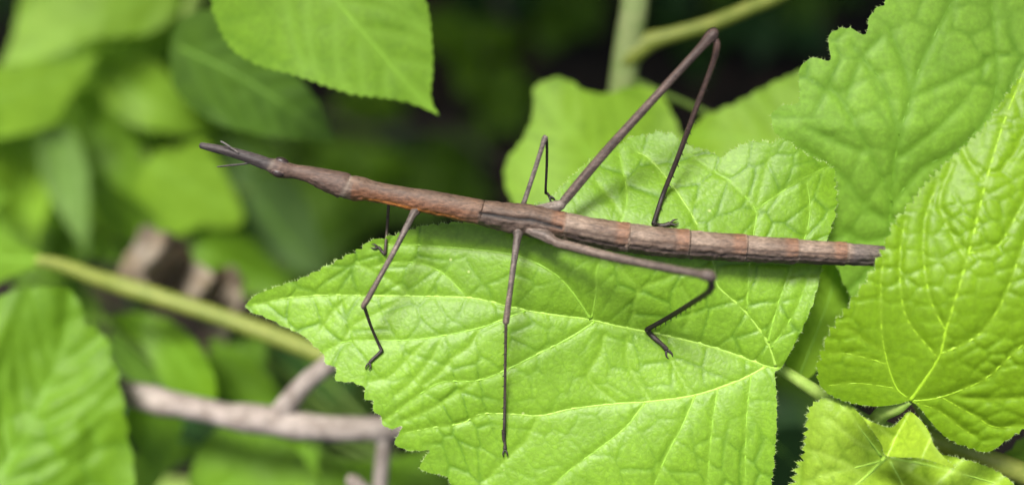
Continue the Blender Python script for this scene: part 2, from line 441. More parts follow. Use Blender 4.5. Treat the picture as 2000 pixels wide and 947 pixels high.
        k = len(q); V = np.vstack([A, Bp, Cc, Tt]); i = np.arange(k)
        Fh = np.vstack([np.column_stack([i, i + k, i + 3 * k]), np.column_stack([i + k, i + 2 * k, i + 3 * k]), np.column_stack([i + 2 * k, i, i + 3 * k])])
        h = mesh_obj('margin_hair', V, Fh, M_HAIR, o); h['kind'] = 'stuff'
    return o, surface

def ground_hit(px, py):
    """where the ray through a pixel meets the soil"""
    a = W(px, py, 0.0); d = a - CAM
    return CAM + d * (CAM[2] / -d[2])

# ------------------------------------------------------------------ the ground
gn = 150
u = np.linspace(-1, 1, gn); cc = np.sign(u) * (0.9 * np.abs(u) + 130 * np.abs(u) ** 9)
GX, GY = np.meshgrid(cc, cc + 0.25)
N1, N2 = VNoise(21), VNoise(22)
GZ = 0.03 * N1(GX * 9 + 50, GY * 9 + 50) + 0.014 * N2(GX * 31 + 90, GY * 31 + 90)
V = np.column_stack([GX.ravel(), GY.ravel(), GZ.ravel()])
F = [(j * gn + i, j * gn + i + 1, (j + 1) * gn + i + 1, (j + 1) * gn + i) for j in range(gn - 1) for i in range(gn - 1)]
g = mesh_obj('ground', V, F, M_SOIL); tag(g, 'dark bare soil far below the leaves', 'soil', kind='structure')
def soil_z(x, y):
    return float(0.03 * N1(np.array([x * 9 + 50.]), np.array([y * 9 + 50.]))[0] + 0.014 * N2(np.array([x * 31 + 90.]), np.array([y * 31 + 90.]))[0])

# ------------------------------------------------------------------ foreground plant with the insect's leaf
base = ground_hit(2350, 1250); base[2] = soil_z(base[0], base[1])
plant = empty('leafy_plant', base, 'bright green leafy plant whose toothed leaves carry the stick insect', 'plant')

MID = [(1520, 719), (1496, 714), (1405, 682), (1314, 658), (1200, 635), (1155, 624), (1085, 615), (1028, 606), (958, 589), (911, 581), (800, 578), (735, 578), (646, 576), (560, 582), (496, 595)]
mid_y = np.array(MID)[::-1]
def main_dz(x, y):
    u = np.interp(x, mid_y[:, 0], mid_y[:, 1]) - y
    up = -(0.4 + 2.9 * np.clip((x - 880) / 200, 0, 1)) * np.sin(math.pi * np.clip(u, 0, 420) / 290)
    dn = -2.2 * (1 - np.exp(np.minimum(u, 0) / 150)) + 0.00003 * np.clip(-u - 120, 0, 900) ** 2
    z = 7.5 + np.where(u > 0, up, dn)
    z = z + 3.0 * (np.clip(900 - x, 0, 500) / 420) ** 1.6
    z = z + 2.2 * np.sin(x / 95 + 1) * np.clip((u - 230) / 150, 0, 1)
    z = z + 0.8 * np.sin(x / 120 + y / 70) + 2.0 * np.clip((x - 1560) / 80, 0, 1) * np.clip((470 - y) / 100, -0.3, 1)
    return z
side_main = [
    [(1496, 716), (1443, 743), (1360, 771), (1269, 784), (1203, 788), (1120, 797), (1057, 811), (1000, 808), (936, 808), (904, 826), (847, 834), (790, 845)],
    [(1161, 628), (1117, 657), (1066, 683), (1022, 705), (984, 724), (930, 743), (866, 745), (828, 764), (771, 806), (740, 826)],
    [(1026, 607), (977, 626), (933, 641), (863, 656), (800, 664), (719, 665), (672, 668), (630, 690)],
    [(1515, 714), (1500, 671), (1466, 621), (1428, 583), (1401, 557), (1392, 511), (1366, 448), (1342, 405), (1309, 357), (1270, 312), (1246, 298)],
    [(1153, 622), (1129, 585), (1101, 550), (1072, 527), (1034, 508), (1000, 497), (940, 489), (860, 482), (786, 477), (730, 478)],
    [(1458, 605), (1462, 545), (1464, 513), (1472, 456), (1475, 410), (1435, 363), (1420, 351), (1380, 325), (1345, 300)],
    [(1475, 410), (1520, 380), (1564, 351), (1612, 328)],
    [(1500, 668), (1523, 583), (1550, 515), (1573, 462), (1582, 408), (1576, 357)],
    [(1506, 680), (1540, 630), (1561, 591), (1584, 526), (1600, 470)],
    [(1358, 771), (1336, 824), (1304, 885), (1279, 945), (1262, 1000)],
    [(1260, 786), (1222, 834), (1174, 872), (1111, 919), (1060, 965)],
    [(1050, 812), (1028, 859), (1000, 885), (950, 935)],
    [(1402, 757), (1390, 840), (1382, 945), (1375, 1010)],
    [(1467, 734), (1458, 820), (1455, 947), (1450, 1010)],
    [(926, 745), (869, 783), (819, 808), (790, 820)],
    [(936, 641), (917, 676), (889, 695), (860, 727), (830, 750)],
    [(865, 656), (844, 698), (806, 743), (775, 770)],
    [(835, 663), (800, 698), (760, 735), (725, 745)],
    [(792, 579), (741, 610), (691, 635), (672, 667)],
    [(684, 578), (653, 607), (630, 640)],
    [(911, 580), (873, 540), (832, 518), (780, 512), (730, 520)],
    [(800, 578), (770, 552), (740, 535), (700, 515)],
    [(1155, 622), (1164, 572), (1166, 524), (1190, 480), (1216, 426), (1225, 381), (1216, 330), (1210, 300)],
    [(1234, 640), (1242, 583), (1246, 564), (1219, 530), (1200, 500)],
    [(1246, 564), (1306, 541), (1350, 520)],
    [(1215, 420), (1190, 385), (1165, 355)],
    [(1204, 787), (1150, 737), (1172, 690), (1180, 655)],
    [(1270, 783), (1228, 712), (1225, 660)],
    [(1346, 770), (1310, 700), (1300, 680)],
    [(1475, 410), (1490, 350), (1504, 305)],
    [(1342, 405), (1380, 380), (1420, 352)],
    [(1340, 640), (1352, 600), (1330, 560)],
]
OUT_MAIN = [(478, 598, 0), (497, 578, 2), (540, 560, -4), (585, 545, -5), (635, 521, -5), (672, 502, -6), (706, 484, -7), (712, 476, 0), (733, 468, -5), (770, 459, -5), (806, 447, -6), (818, 442, 0), (860, 437, -6),
            (905, 433, -6), (960, 424, -6), (1010, 408, 0), (1055, 396, -4), (1090, 372, -6), (1120, 341, -6), (1155, 313, -7), (1205, 285, -7), (1250, 262, -6), (1262, 270, 0), (1272, 260, -5), (1310, 262, -6), (1345, 285, -5),
            (1385, 296, -5), (1409, 308, 0), (1430, 292, -4), (1462, 279, -6), (1495, 277, -5), (1505, 281, 0), (1530, 272, -5), (1560, 292, -6), (1590, 310, -6), (1625, 327, -7), (1632, 360, -7), (1634, 400, -7), (1624, 445, -5), (1612, 480, 0), (1604, 525, 2),
            (1590, 585, 3), (1568, 640, 3), (1542, 690, 0), (1529, 714, 0), (1521, 722, 0), (1513, 728, 0), (1516, 760, 3), (1517, 820, 3), (1513, 890, 4), (1506, 950, 4), (1490, 1040, 6), (1400, 1110, 10), (1250, 1120, 12), (1080, 1070, 12), (960, 1010, 12), (885, 948, 4),
            (872, 930, 3), (850, 925, 4), (820, 914, 0), (832, 890, 3), (838, 878, 0), (805, 880, 4), (772, 868, 0), (778, 848, 3), (786, 832, 0), (765, 836, 3), (748, 830, 0), (744, 812, 3), (728, 800, 3), (729, 782, 0), (712, 779, 0), (711, 756, 2), (685, 746, 4), (655, 742, 0), (657, 718, 0),
            (636, 710, 0), (632, 692, 2), (610, 672, 3), (594, 656, 2), (560, 640, 4), (520, 620, 4), (492, 610, 2)]
main, main_surf = leaf(plant, OUT_MAIN, main_dz, MID, side_main, M_MAIN, step=3.9, tooth=26, seed=3, relief=0.68, rmod=lambda x, y: 1 - 0.3 * np.clip((470 - y) / 60, 0, 1), cell=62, blob=0.20, tw=0.062, sw=0.15, aspect=1.0, aniso=(40, -32, 1.75), veinw=(4.2, 3.0),
    midw=(17, 4), tubes=[(0, 13, 3), (1, 10, 3), (2, 9, 2.5), (3, 11, 3), (4, 10, 3), (5, 8, 3), (7, 8, 3), (8, 7, 3), (9, 9, 3), (10, 9, 3), (12, 7, 3), (13, 6, 3), (6, 6, 2.5), (22, 6, 2.5), (20, 6, 2)],
    hair=1.0, label='broad heart-shaped leaf under the stick insect')
def on_main(x, y, lift=0.0):
    return float(main_surf(np.array([x]), np.array([y]))[0]) - lift

# bullate leaf in front of the insect's tail
MIDB = [(1777, 781), (1805, 742), (1835, 693), (1848, 642), (1879, 540), (1901, 460), (1918, 386), (1956, 253), (2000, 140), (2040, 40)]
def b_dz(x, y):
    d = np.abs(x - np.interp(-y, -np.array(MIDB)[:, 1], np.array(MIDB)[:, 0]))
    return -5.0 - 1.2 * (x - 1720) / 100 + 7 * (np.clip(y - 560, 0, 400) / 230) ** 1.5 + 1.2 * np.sin(np.clip(d, 0, 300) / 110) + 0.00004 * np.clip(560 - y, 0, 600) ** 2
side_b = [
    [(1773, 776), (1751, 757), (1733, 708), (1722, 646), (1720, 557), (1726, 505)],
    [(1731, 710), (1690, 698), (1653, 690), (1620, 690)],
    [(1726, 686), (1690, 665), (1671, 650), (1650, 640)],
    [(1746, 757), (1700, 750), (1671, 748), (1620, 752)],
    [(1830, 696), (1777, 633), (1760, 575), (1758, 491), (1768, 430)],
    [(1846, 645), (1817, 584), (1804, 504), (1808, 424), (1830, 360)],
    [(1886, 505), (1853, 446), (1835, 390), (1860, 320)],
    [(1837, 690), (1880, 672), (1915, 650), (1950, 602), (1977, 540), (2005, 460), (2040, 380)],
    [(1893, 495), (1946, 482), (1981, 429), (2005, 380), (2040, 300)],
    [(1780, 782), (1835, 775), (1915, 744), (1960, 708), (2005, 665), (2060, 600)],
    [(1839, 775), (1904, 812), (1943, 833), (2005, 830)],
    [(1782, 784), (1830, 800), (1870, 830), (1900, 850)],
    [(1930, 340), (1960, 330), (2000, 260)], [(1925, 360), (1895, 320), (1880, 290)],
    [(1850, 770), (1920, 780), (2010, 775)]]
OUT_B = [(2045, 40, -4), (2000, 138, -7), (1962, 192, -8), (1922, 248, -8), (1878, 292, -8), (1838, 328, -9), (1800, 368, -9), (1778, 398, -9), (1752, 425, -10), (1738, 455, -10), (1722, 490, -12), (1702, 530, -12), (1682, 562, -12), (1652, 602, -12), (1622, 645, -12), (1604, 690, -10),
         (1596, 720, -6), (1600, 748, -4), (1620, 770, -3), (1660, 786, -3), (1710, 793, 0), (1752, 789, 0), (1778, 783, 0), (1796, 796, 0), (1822, 828, -2), (1850, 855, -3), (1890, 873, -4), (1930, 882, 0), (1965, 860, -4), (2005, 832, -6), (2080, 760, -8), (2190, 560, -9), (2200, 300, -9), (2120, 120, -8)]
leafB, _ = leaf(plant, OUT_B, b_dz, MIDB, side_b, M_RIGHT, step=5.0, tooth=24, seed=12, relief=0.95, cell=38, tw=0.12, sw=0.22, veinw=(3.2, 2.0), aspect=1.5,
    midw=(13, 5), tubes=[(0, 7, 2.5), (4, 7, 2.5), (5, 7, 2.5), (7, 8, 3), (8, 7, 3), (9, 8, 3), (10, 6, 2.5), (1, 5, 2), (3, 5, 2), (11, 5, 2)], vein_mat=M_VEIN2, hair=1.0, rough_amp=0, rmod=lambda x, y: (1 - 0.35 * np.clip((420 - y) / 150, 0, 1)) * np.clip(1.1 - 0.65 * np.clip((y - 480) / 240, 0, 1) * np.clip((1900 - x) / 150, 0, 1), 0.3, 1.2),
    label='puckered leaf hiding the tip of the tail')

# tall leaf behind, matt
MIDC = [(1738, 470), (1740, 400), (1753, 285), (1779, 190), (1804, 114), (1855, 13), (1900, -70)]
side_c = [[(1742, 395), (1700, 300), (1652, 209), (1620, 170)], [(1756, 265), (1728, 171), (1696, 127), (1665, 90)], [(1652, 209), (1677, 127), (1722, 70)], [(1782, 185), (1760, 110), (1740, 60)],
          [(1742, 400), (1800, 330), (1880, 285), (1944, 184), (1937, 0)], [(1752, 310), (1830, 250), (1880, 200)], [(1739, 440), (1690, 400), (1640, 340), (1570, 290)], [(1740, 430), (1850, 420), (1960, 380)],
          [(1779, 190), (1830, 170), (1937, 120)], [(1944, 184), (1990, 250)], [(1700, 300), (1640, 280), (1580, 250)], [(1738, 460), (1690, 470), (1650, 450)]]
OUT_C = [(1900, -70, 0), (1780, -60, 8), (1733, 0, 8), (1700, 30, 4), (1690, 68, 0), (1658, 55, 4), (1626, 62, 4), (1618, 85, 2), (1622, 118, 0), (1595, 114, 4), (1570, 122, 4), (1560, 148, 3), (1560, 200, 0), (1530, 206, 4), (1508, 222, 4), (1512, 255, 4), (1545, 300, 5), (1580, 380, 5), (1612, 460, 4),
         (1630, 510, 3), (1660, 575, 4), (1690, 595, 0), (1740, 500, 0), (1800, 600, 0), (1950, 560, 4), (2060, 380, 8), (2120, 150, 8), (2080, -40, 8), (1990, -90, 8)]
leafC, _ = leaf(plant, OUT_C, lambda x, y: 16.5 + 4 * (x - 1700) / 400 - 3 * np.sin((x - 1500) / 150) + 8 * np.clip((y - 350) / 250, -0.4, 1), MIDC, side_c, M_TOP, step=7, tooth=34, seed=22, relief=1.05, cell=72, blob=0.12, tw=0.085, sw=0.14,
    veinw=(6, 4.5), midw=(7, 3), tubes=[(0, 5, 2), (1, 5, 2), (4, 5, 2.5)], vein_mat=M_VEINB, hair=0.6, label='tall matt leaf standing behind the insect tail')

# young leaf at the bottom with its folded lobe
MIDF = [(1728, 893), (1690, 930), (1640, 970), (1600, 1010)]
side_f = [[(1720, 890), (1690, 850), (1660, 810), (1640, 790)], [(1722, 888), (1670, 860), (1620, 820)], [(1720, 900), (1660, 915), (1600, 930)], [(1738, 900), (1770, 960), (1790, 1020)], [(1740, 893), (1800, 905), (1880, 925), (1950, 945)], [(1690, 930), (1640, 900), (1590, 880)],
          [(1745, 905), (1800, 935), (1860, 980)]]
OUT_F = [(1612, 775, 3), (1588, 788, 9), (1577, 806, 10), (1574, 840, 10), (1570, 868, 11), (1567, 890, 12), (1556, 912, 13), (1548, 940, 13), (1535, 985, 13), (1540, 1060, 12), (1650, 1110, 10), (1850, 1090, 10), (1990, 1010, 8), (1986, 955, 0), (1956, 925, 3), (1917, 906, 3), (1870, 893, 2), (1830, 884, 0), (1790, 870, 0), (1750, 858, 0),
         (1722, 842, 0), (1700, 824, 0), (1683, 812, 0), (1667, 795, 2), (1646, 781, 3)]
leafF, _ = leaf(plant, OUT_F, lambda x, y: 7 + 9.0 * np.exp(-((x - 1735) ** 2 + (y - 892) ** 2) / 60 ** 2) - 2.5 * np.exp(-((x - 1640) ** 2 + (y - 830) ** 2) / 90 ** 2) + (2.5 * np.sin(x / 30 + y / 25) + 3) * np.clip((x - 1740) / 60, 0, 1) + 3 * np.clip((1640 - x) / 80, 0, 1) ** 2, MIDF, side_f, M_YOUNG, step=5, tooth=15, seed=31, relief=0.5, cell=38,
    veinw=(4, 2.5), midw=(12, 5), tubes=[(0, 7, 3), (2, 8, 3), (3, 8, 3), (4, 8, 3)], hair=1.2, rough_amp=0.3, label='young yellow-green leaf with fine teeth below the puckered leaf')
OUT_FL = [(1683, 812, 0), (1705, 824, 0), (1740, 834, 0), (1760, 818, 0), (1776, 803, 0), (1797, 819, 0), (1814, 842, 0), (1824, 868, 0), (1842, 890, 0), (1866, 914, 0), (1830, 903, 0), (1795, 894, 0), (1733, 890, 0), (1722, 868, 0), (1705, 842, 0)]
def fl_dz(x, y):
    cx = np.interp(y, [803, 850, 890], [1775, 1750, 1732])
    d = x - cx
    return 4.5 + np.where(d > 0, -0.11 * np.clip(d, 0, 70) + np.clip(d - 70, 0, 80) * 0.06, -0.13 * np.clip(-d, 0, 60)) - 1.5 * np.clip((y - 850) / 40, 0, 1)
leafFL, _ = leaf(plant, OUT_FL, fl_dz, [(1790, 815), (1812, 850), (1840, 893)], [[(1720, 836), (1735, 850), (1745, 860)]], M_LOBE, step=4.5, tooth=15, seed=33, relief=0.12, cell=34,
    veinw=(3, 2), midw=None, hair=0.8, rough_amp=0, name='leaf', label='small folded yellow-green lobe')

# stems and leaf stalks of that plant
def px_obj(name, pts, m, parent, M=10, step=8, ridges=None, label=None):
    V, F = px_tube(pts, M, step, ridges)
    o = mesh_obj(name, V, F, m, parent)
    if label: o['label'] = label
    return o
px_obj('leaf_stalk', [(1510, 716, 11.5, 17), (1535, 727, 12.5, 22), (1570, 750, 13, 25), (1620, 782, 14, 28), (1700, 830, 17, 32), (1800, 862, 18, 36)], M_STEM, plant, 12, 6, lambda t: 1 + 0.08 * np.cos(4 * t))
px_obj('stem', [(1770, 838, 18, 34), (1830, 862, 17, 40), (1900, 888, 17, 42), (2000, 925, 19, 46), (2150, 1000, 30, 52), (2300, 1150, 100, 56)], M_STEMY, plant, 12, 8)
a = W(2300, 1150, 100.0)
V, F = tube_geo(np.array([a + (base - a) * t + np.array([0, 0, -0.004]) * math.sin(t * 3.14) for t in np.linspace(-0.03, 1, 14)]), np.linspace(0.0036, 0.0055, 14), 10)
mesh_obj('stem', V, F, M_STEM, plant)
px_obj('leaf_stalk', [(1778, 783, 1.5, 12), (1752, 796, 4, 26), (1722, 808, 8, 32), (1715, 835, 14, 30), (1790, 850, 18, 26)], M_STEM, plant, 10, 5)
px_obj('leaf_stalk', [(1740, 895, 17.5, 8), (1775, 885, 20, 16), (1830, 870, 18, 22)], M_STEM, plant, 10, 5)
px_obj('leaf_stalk', [(1737, 500, 38, 12), (1745, 620, 34, 18), (1790, 780, 24, 22), (1850, 868, 18, 24)], M_STEM, plant, 10, 10)
# dark leaves of the plant low behind the stalks
leaf(plant, [(1935, 905, 0), (1970, 880, 4), (2010, 850, 4), (2100, 870, 4), (2120, 1000, 4), (2000, 1020, 0), (1960, 940, 0)], lambda x, y: 26 + 0 * x, [(1940, 908), (2000, 930), (2090, 950)], auto_veins([(1940, 908), (2000, 930), (2090, 950)], 3, 48, 120), M_BACKM, step=9, seed=41, relief=0.3, cell=40, midw=(8, 3))

# ------------------------------------------------------------------ the stick insect
feet = ground_hit(1000, 620)
bug_base = W(np.array([1010.]), np.array([620.]), np.array([on_main(1010, 620)]))[0]
bug = empty('stick_insect', bug_base, 'long brown stick-like insect with a pointed snout standing across the heart-shaped leaf', 'insect')
BODY = np.array([  # x, y, width, depth of the axis (mm)
    (390, 283.5, 8, -1.2), (394, 284.5, 12, -1.2), (415, 289, 15, -1.2), (440, 294.5, 17, -1.1), (470, 302.5, 20, -1), (500, 312.5, 23, -.9), (520, 320, 25, -.8), (533, 324.5, 31, -.7), (547, 329, 37, -.6), (560, 332.5, 33, -.6), (575, 335, 28, -.5), (592, 338, 30, -.5),
    (610, 342.5, 34, -.4), (635, 351, 43, -.3), (655, 357.5, 48, -.2), (668, 361, 51, -.2), (676, 364, 50, -.2), (682, 365.5, 47, -.2), (690, 367, 49, -.2), (705, 369, 47, -.1), (722, 372.5, 42, 0), (745, 377, 39, 0), (770, 382, 40, 0), (800, 388, 43, 0), (840, 395, 46, 0), (890, 405, 48, 0), (938, 414.5, 49, 0),
    (942, 415.5, 49.5, 0), (975, 421.5, 55, 0), (1005, 427, 61, 0), (1030, 430, 62, 0), (1060, 435, 62, 0), (1085, 439, 58, 0), (1100, 441, 55, 0), (1106, 442, 54, 0), (1150, 452, 56, 0), (1225, 464.5, 59, 0), (1230, 465, 58, 0), (1290, 472, 57, 0), (1342, 476.5, 57.5, 0), (1348, 477, 56, 0), (1400, 481.5, 54, 0), (1453, 484.5, 54, 0), (1459, 485, 52, 0),
    (1510, 488.5, 50, 0), (1554, 490.5, 50, 0), (1560, 491, 47, 0), (1605, 493.5, 45.5, 0), (1650, 495.5, 45.5, 0), (1656, 496, 43, 0), (1715, 500, 41, .3), (1760, 503, 36, .6), (1790, 505, 24, .8), (1800, 506, 8, .9)])
c = catmull(BODY, step=2.6)
nB, MB = len(c), 56
P = W(c[:, 0], c[:, 1], c[:, 3])
T = np.gradient(P, axis=0); T /= np.linalg.norm(T, axis=1)[:, None]
Nf = -FW - (T @ -FW)[:, None] * T; Nf /= np.linalg.norm(Nf, axis=1)[:, None]
Bf = np.cross(Nf, T); Bf /= np.linalg.norm(Bf, axis=1)[:, None]
if (Bf @ UP).mean() < 0: Bf = -Bf                        # Bf: up in the picture, Nf: to the lens
th = np.arange(MB) / MB * 2 * math.pi                     # 0 = facing the lens, 90 deg = picture-up edge
X = c[:, 0][:, None]; TH = np.degrees(th)[None, :]; TH = (TH + 180) % 360 - 180
nzA, nzB = VNoise(51), VNoise(52)
S = np.cumsum(np.concatenate([[0], np.linalg.norm(np.diff(c[:, :2], axis=0), axis=1)]))[:, None]
Ridx = np.ones((nB, MB))
def gauss(v, m, s): return np.exp(-((v - m) / s) ** 2)
thx = gauss(X, 1020, 105) * (X > 930)
abd = 1 / (1 + np.exp(-(X - 1105) / 6))
pro = (X > 690) & (X < 940)
wob = 4 * nzA(S / 30, S * 0 + 3)
Ridx = Ridx - 0.07 * abd * gauss(TH + wob, -8, 4.0) - 0.10 * abd * gauss(TH + 1.5 * wob, -36, 4.5) + 0.04 * abd * gauss(TH + wob, -44, 5) + 0.02 * abd * gauss(TH, 30, 6) - 0.03 * abd * gauss(TH - wob, -58, 4)
cut = np.interp(X, [940, 1000, 1040, 1075, 1095], [-6, -1, 4, -4, -10])
groove = gauss(TH - cut + 0.6 * wob, 0, 6.5) * ((X > 938) & (X < 1098))
Ridx = Ridx - 0.22 * groove + 0.05 * gauss(TH - cut, -14, 9) * thx
Ridx = Ridx + 0.035 * pro * gauss(TH, -62, 7) - 0.03 * pro * gauss(TH, -50, 5)
Ridx = Ridx + 0.05 * (X < 520) * np.cos(np.radians(TH) * 4)
for j in (1103.5, 1227.5, 1345, 1456, 1557, 1653):
    Ridx = Ridx - 0.045 * gauss(X, j + 1.5, 2.2) + 0.02 * gauss(X, j - 8, 8)
Ridx = Ridx - 0.05 * gauss(X, 679 + 0.06 * TH, 3) - 0.03 * gauss(X, 940, 2) - 0.07 * gauss(X, 531 + 0.05 * TH, 4)
grain = nzA(S / 5.0, TH / 9 + 40) * 0.5 + nzB(S / 11.0, TH / 14 + 40)
Ridx = Ridx + 0.068 * grain * np.where(X < 600, 0.3, 1) * (1 + 0.8 * (TH < -15))
flat = np.where(X > 1100, 0.93, 0.9)
hw = (c[:, 2] * 0.5e-4)[:, None]
V = (P[:, None] + (hw * Ridx * np.sin(th)[None])[..., None] * Bf[:, None] + (hw * Ridx * flat * np.cos(th)[None])[..., None] * Nf[:, None]).reshape(-1, 3)
F = [(i * MB + j, i * MB + (j + 1) % MB, (i + 1) * MB + (j + 1) % MB, (i + 1) * MB + j) for i in range(nB - 1) for j in range(MB)]
F += [tuple(range(MB))[::-1], tuple((nB - 1) * MB + j for j in range(MB))]
# pigment (the animal's own colouring)
def lerp(a, b, f): return a + (np.array(b) - a) * np.clip(f, 0, 1)[..., None]
XX = np.broadcast_to(X, (nB, MB)); HH = np.broadcast_to(TH, (nB, MB)); SS = np.broadcast_to(S, (nB, MB))
col = np.broadcast_to(np.array([0.245, 0.165, 0.118]), (nB, MB, 3)).copy()
col = lerp(col, (0.20, 0.130, 0.100), (XX < 680).astype(float))
col = lerp(col, (0.105, 0.088, 0.088), np.clip((545 - XX) / 25, 0, 1))
col = lerp(col, (0.32, 0.145, 0.07), ((XX > 690) & (XX < 935)) * np.clip((30 - HH) / 50, 0, 1) * 1.0)
col = lerp(col, (0.62, 0.23, 0.035), gauss(HH, -56, 11) * np.clip((XX - 700) / 30, 0, 1) * np.clip((945 - XX) / 90, 0, 1))
col = lerp(col, (0.30, 0.18, 0.115), gauss(XX, 925, 16) * 0.7)
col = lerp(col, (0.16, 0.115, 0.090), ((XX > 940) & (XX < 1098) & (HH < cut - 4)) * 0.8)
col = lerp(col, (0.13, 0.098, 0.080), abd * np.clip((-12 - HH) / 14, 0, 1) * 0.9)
streak = nzB(SS / 60, HH / 5 + 40) + 0.6 * nzA(SS / 22, HH / 4 + 20)
col = lerp(col, (0.36, 0.28, 0.215), np.clip(streak * 1.6, 0, 1) * (HH > -30) * abd * 0.8)
col = lerp(col, (0.12, 0.080, 0.060), np.clip(-streak * 1.5, 0, 1) * 0.6 * (XX > 560))
for j in (1103.5, 1227.5, 1345, 1456, 1557, 1653):
    band = np.clip((XX - (j - 31)) / 10, 0, 1) * (XX < j - 1)
    col = lerp(col, (0.40, 0.20, 0.11), band * np.clip((HH + 40) / 25, 0, 1) * 0.58)
    col = lerp(col, (0.50, 0.40, 0.32), gauss(XX, j, 2.4) * 0.7)
    col = lerp(col, (0.46, 0.36, 0.28), gauss(XX, j + 20, 34) * (XX > j) * np.clip((HH + 6) / 10, 0, 1) * 0.75)
col = lerp(col, (0.16, 0.145, 0.145), np.clip((XX - 1656) / 10, 0, 1) * 0.7)
col = lerp(col, (0.05, 0.038, 0.032), np.clip((XX - 1706) / 22, 0, 1) * 0.5)
col = lerp(col, (0.40, 0.33, 0.27), gauss(XX, 679 + 0.06 * HH, 4) * 0.75 + gauss(XX, 530 + 0.05 * HH, 4) * 0.5)
col = lerp(col, (0.012, 0.009, 0.008), np.clip(groove * 1.3, 0, 1))
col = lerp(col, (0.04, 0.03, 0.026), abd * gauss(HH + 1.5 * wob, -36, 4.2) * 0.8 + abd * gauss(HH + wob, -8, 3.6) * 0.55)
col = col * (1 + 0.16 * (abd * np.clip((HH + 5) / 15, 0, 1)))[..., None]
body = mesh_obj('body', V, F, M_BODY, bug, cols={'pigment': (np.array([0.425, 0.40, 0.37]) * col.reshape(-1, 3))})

def body_pt(x, deg, out=1.0):
    i = int(np.argmin(np.abs(c[:, 0] - x))); a = math.radians(deg); h = c[i, 2] * 0.5e-4 * out
    return P[i] + h * math.sin(a) * Bf[i] + h * 0.92 * math.cos(a) * Nf[i], i

# eyes: oval, ringed by a pale rim
for deg, nm in ((-42, 'eye'), (66, 'eye')):
    p0, i = body_pt(547, deg, 0.86)
    a = math.radians(deg); nrm = math.sin(a) * Bf[i] + math.cos(a) * Nf[i]
    t1 = T[i]; t2 = np.cross(nrm, t1)
    Vv, Ff, cl = [], [], []
    for r in range(9):
        lat = r / 8 * math.pi / 2
        for k in range(20):
            lo = k / 20 * 2 * math.pi
            Vv.append(p0 + 1.35e-3 * math.cos(lat) * math.cos(lo) * t1 + 0.85e-3 * math.cos(lat) * math.sin(lo) * t2 + 0.75e-3 * math.sin(lat) * nrm)
            cl.append((0.13, 0.095, 0.08) if r < 2 else (0.028, 0.018, 0.016))
    for r in range(8):
        for k in range(20):
            Ff.append((r * 20 + k, r * 20 + (k + 1) % 20, (r + 1) * 20 + (k + 1) % 20, (r + 1) * 20 + k))
    mesh_obj('eye', np.array(Vv), Ff, M_EYE, bug, cols={'pigment': np.array(cl)})

def pig_tube(name, pts, c0, c1, parent, M=12, step=3, ridges=None, extra=(), streaks=0.55, mtl=None, cs=None, slim=0.84):
    V, F = px_tube([(*p[:3], p[3] * slim) for p in pts], M, step, ridges)
    n = (len(V) - 2) // M
    t = np.repeat(np.linspace(0, 1, n), M); t = np.concatenate([t, [0, 1]])
    cl = np.array(c0) + (np.array(c1) - np.array(c0)) * t[:, None]
    j = np.concatenate([np.tile(np.arange(M), n), [0, 0]])
    if cs is not None: cl = cl + (np.array(cs) - cl) * np.clip((0.16 - t) / 0.05, 0, 1)[:, None]
    nzL = VNoise(len(V) % 97)
    cl = cl * (1 + streaks * 2 * nzL(t * 12, j * 1.7))[:, None]
    parts = [(V, F)]; cols = [np.clip(cl, 0.004, 1)]
    for g in extra:
        parts.append(g[0]); cols.append(np.broadcast_to(np.array(g[1]), (len(g[0][0]), 3)))
    V, F = join_geo(parts)
    return mesh_obj(name, V, F, mtl or M_LEG, parent, cols={'pigment': 0.6 * np.vstack(cols)})

def spines(path, n, side, ln, w=2.3, t0=0.1, t1=0.97):
    """short backward thorns along a tibia"""
    c = catmull(path, n=100); out = []
    for k in range(n):
        i = int((t0 + (t1 - t0) * k / (n - 1)) * 99); p = c[i]; q = c[min(99, i + 1)] - c[max(0, i - 1)]
        d = q[:2] / (np.linalg.norm(q[:2]) + 1e-9); nn = np.array([-d[1], d[0]]) * side
        b = p[:2] + nn * p[3] * 0.35; e = b + nn * ln * random.uniform(.7, 1.1) + d * ln * 0.6
        out.append((px_tube([(b[0], b[1], p[2], w), ((b[0] + e[0]) / 2, (b[1] + e[1]) / 2, p[2], w * .8), (e[0], e[1], p[2], 0.3)], 5, 2), (0.02, 0.014, 0.011)))
    return out

BR, GREY, DK = (0.17, 0.125, 0.095), (0.19, 0.155, 0.13), (0.020, 0.014, 0.011)
rib = lambda t: 1 + 0.09 * np.cos(5 * t + 0.6)
def claws(x, y, z, dx, dy, s=1.0):
    out = []
    for k in (-1, 1):
        nx, ny = -dy * k, dx * k
        out.append((px_tube([(x, y, z, 3.2 * s), (x + 6 * s * dx + 3 * s * nx, y + 6 * s * dy + 3 * s * ny, z - 0.25, 2.4 * s), (x + 11 * s * dx + 2.5 * s * nx, y + 11 * s * dy + 2.5 * s * ny, z, 1 * s)], 6, 2), (0.05, 0.04, 0.033)))
    return out
def leg(femur, tibia, tarsus, cdir, fc, tc, label, nsp=0, side=1, sl=5, cs=1.0, M=14, fk=None):
    o = pig_tube('leg', femur, fc[0], fc[1], bug, M, 3, rib, cs=fc[2] if len(fc) > 2 else (0.13, 0.10, 0.08))
    o['label'] = label
    pig_tube('tibia', tibia, tc[0], tc[1], o, 10, 3, None, spines(tibia, nsp, side, sl * 1.35) if nsp else ())
    x, y, z = tarsus[-1][:3]
    pig_tube('tarsus', [(*q[:3], q[3] * 1.3) for q in tarsus], (0.045, 0.034, 0.028), (0.07, 0.055, 0.045), o, 8, 2, None, claws(x, y, z, *cdir, cs * 1.4))
    return o
z = on_main
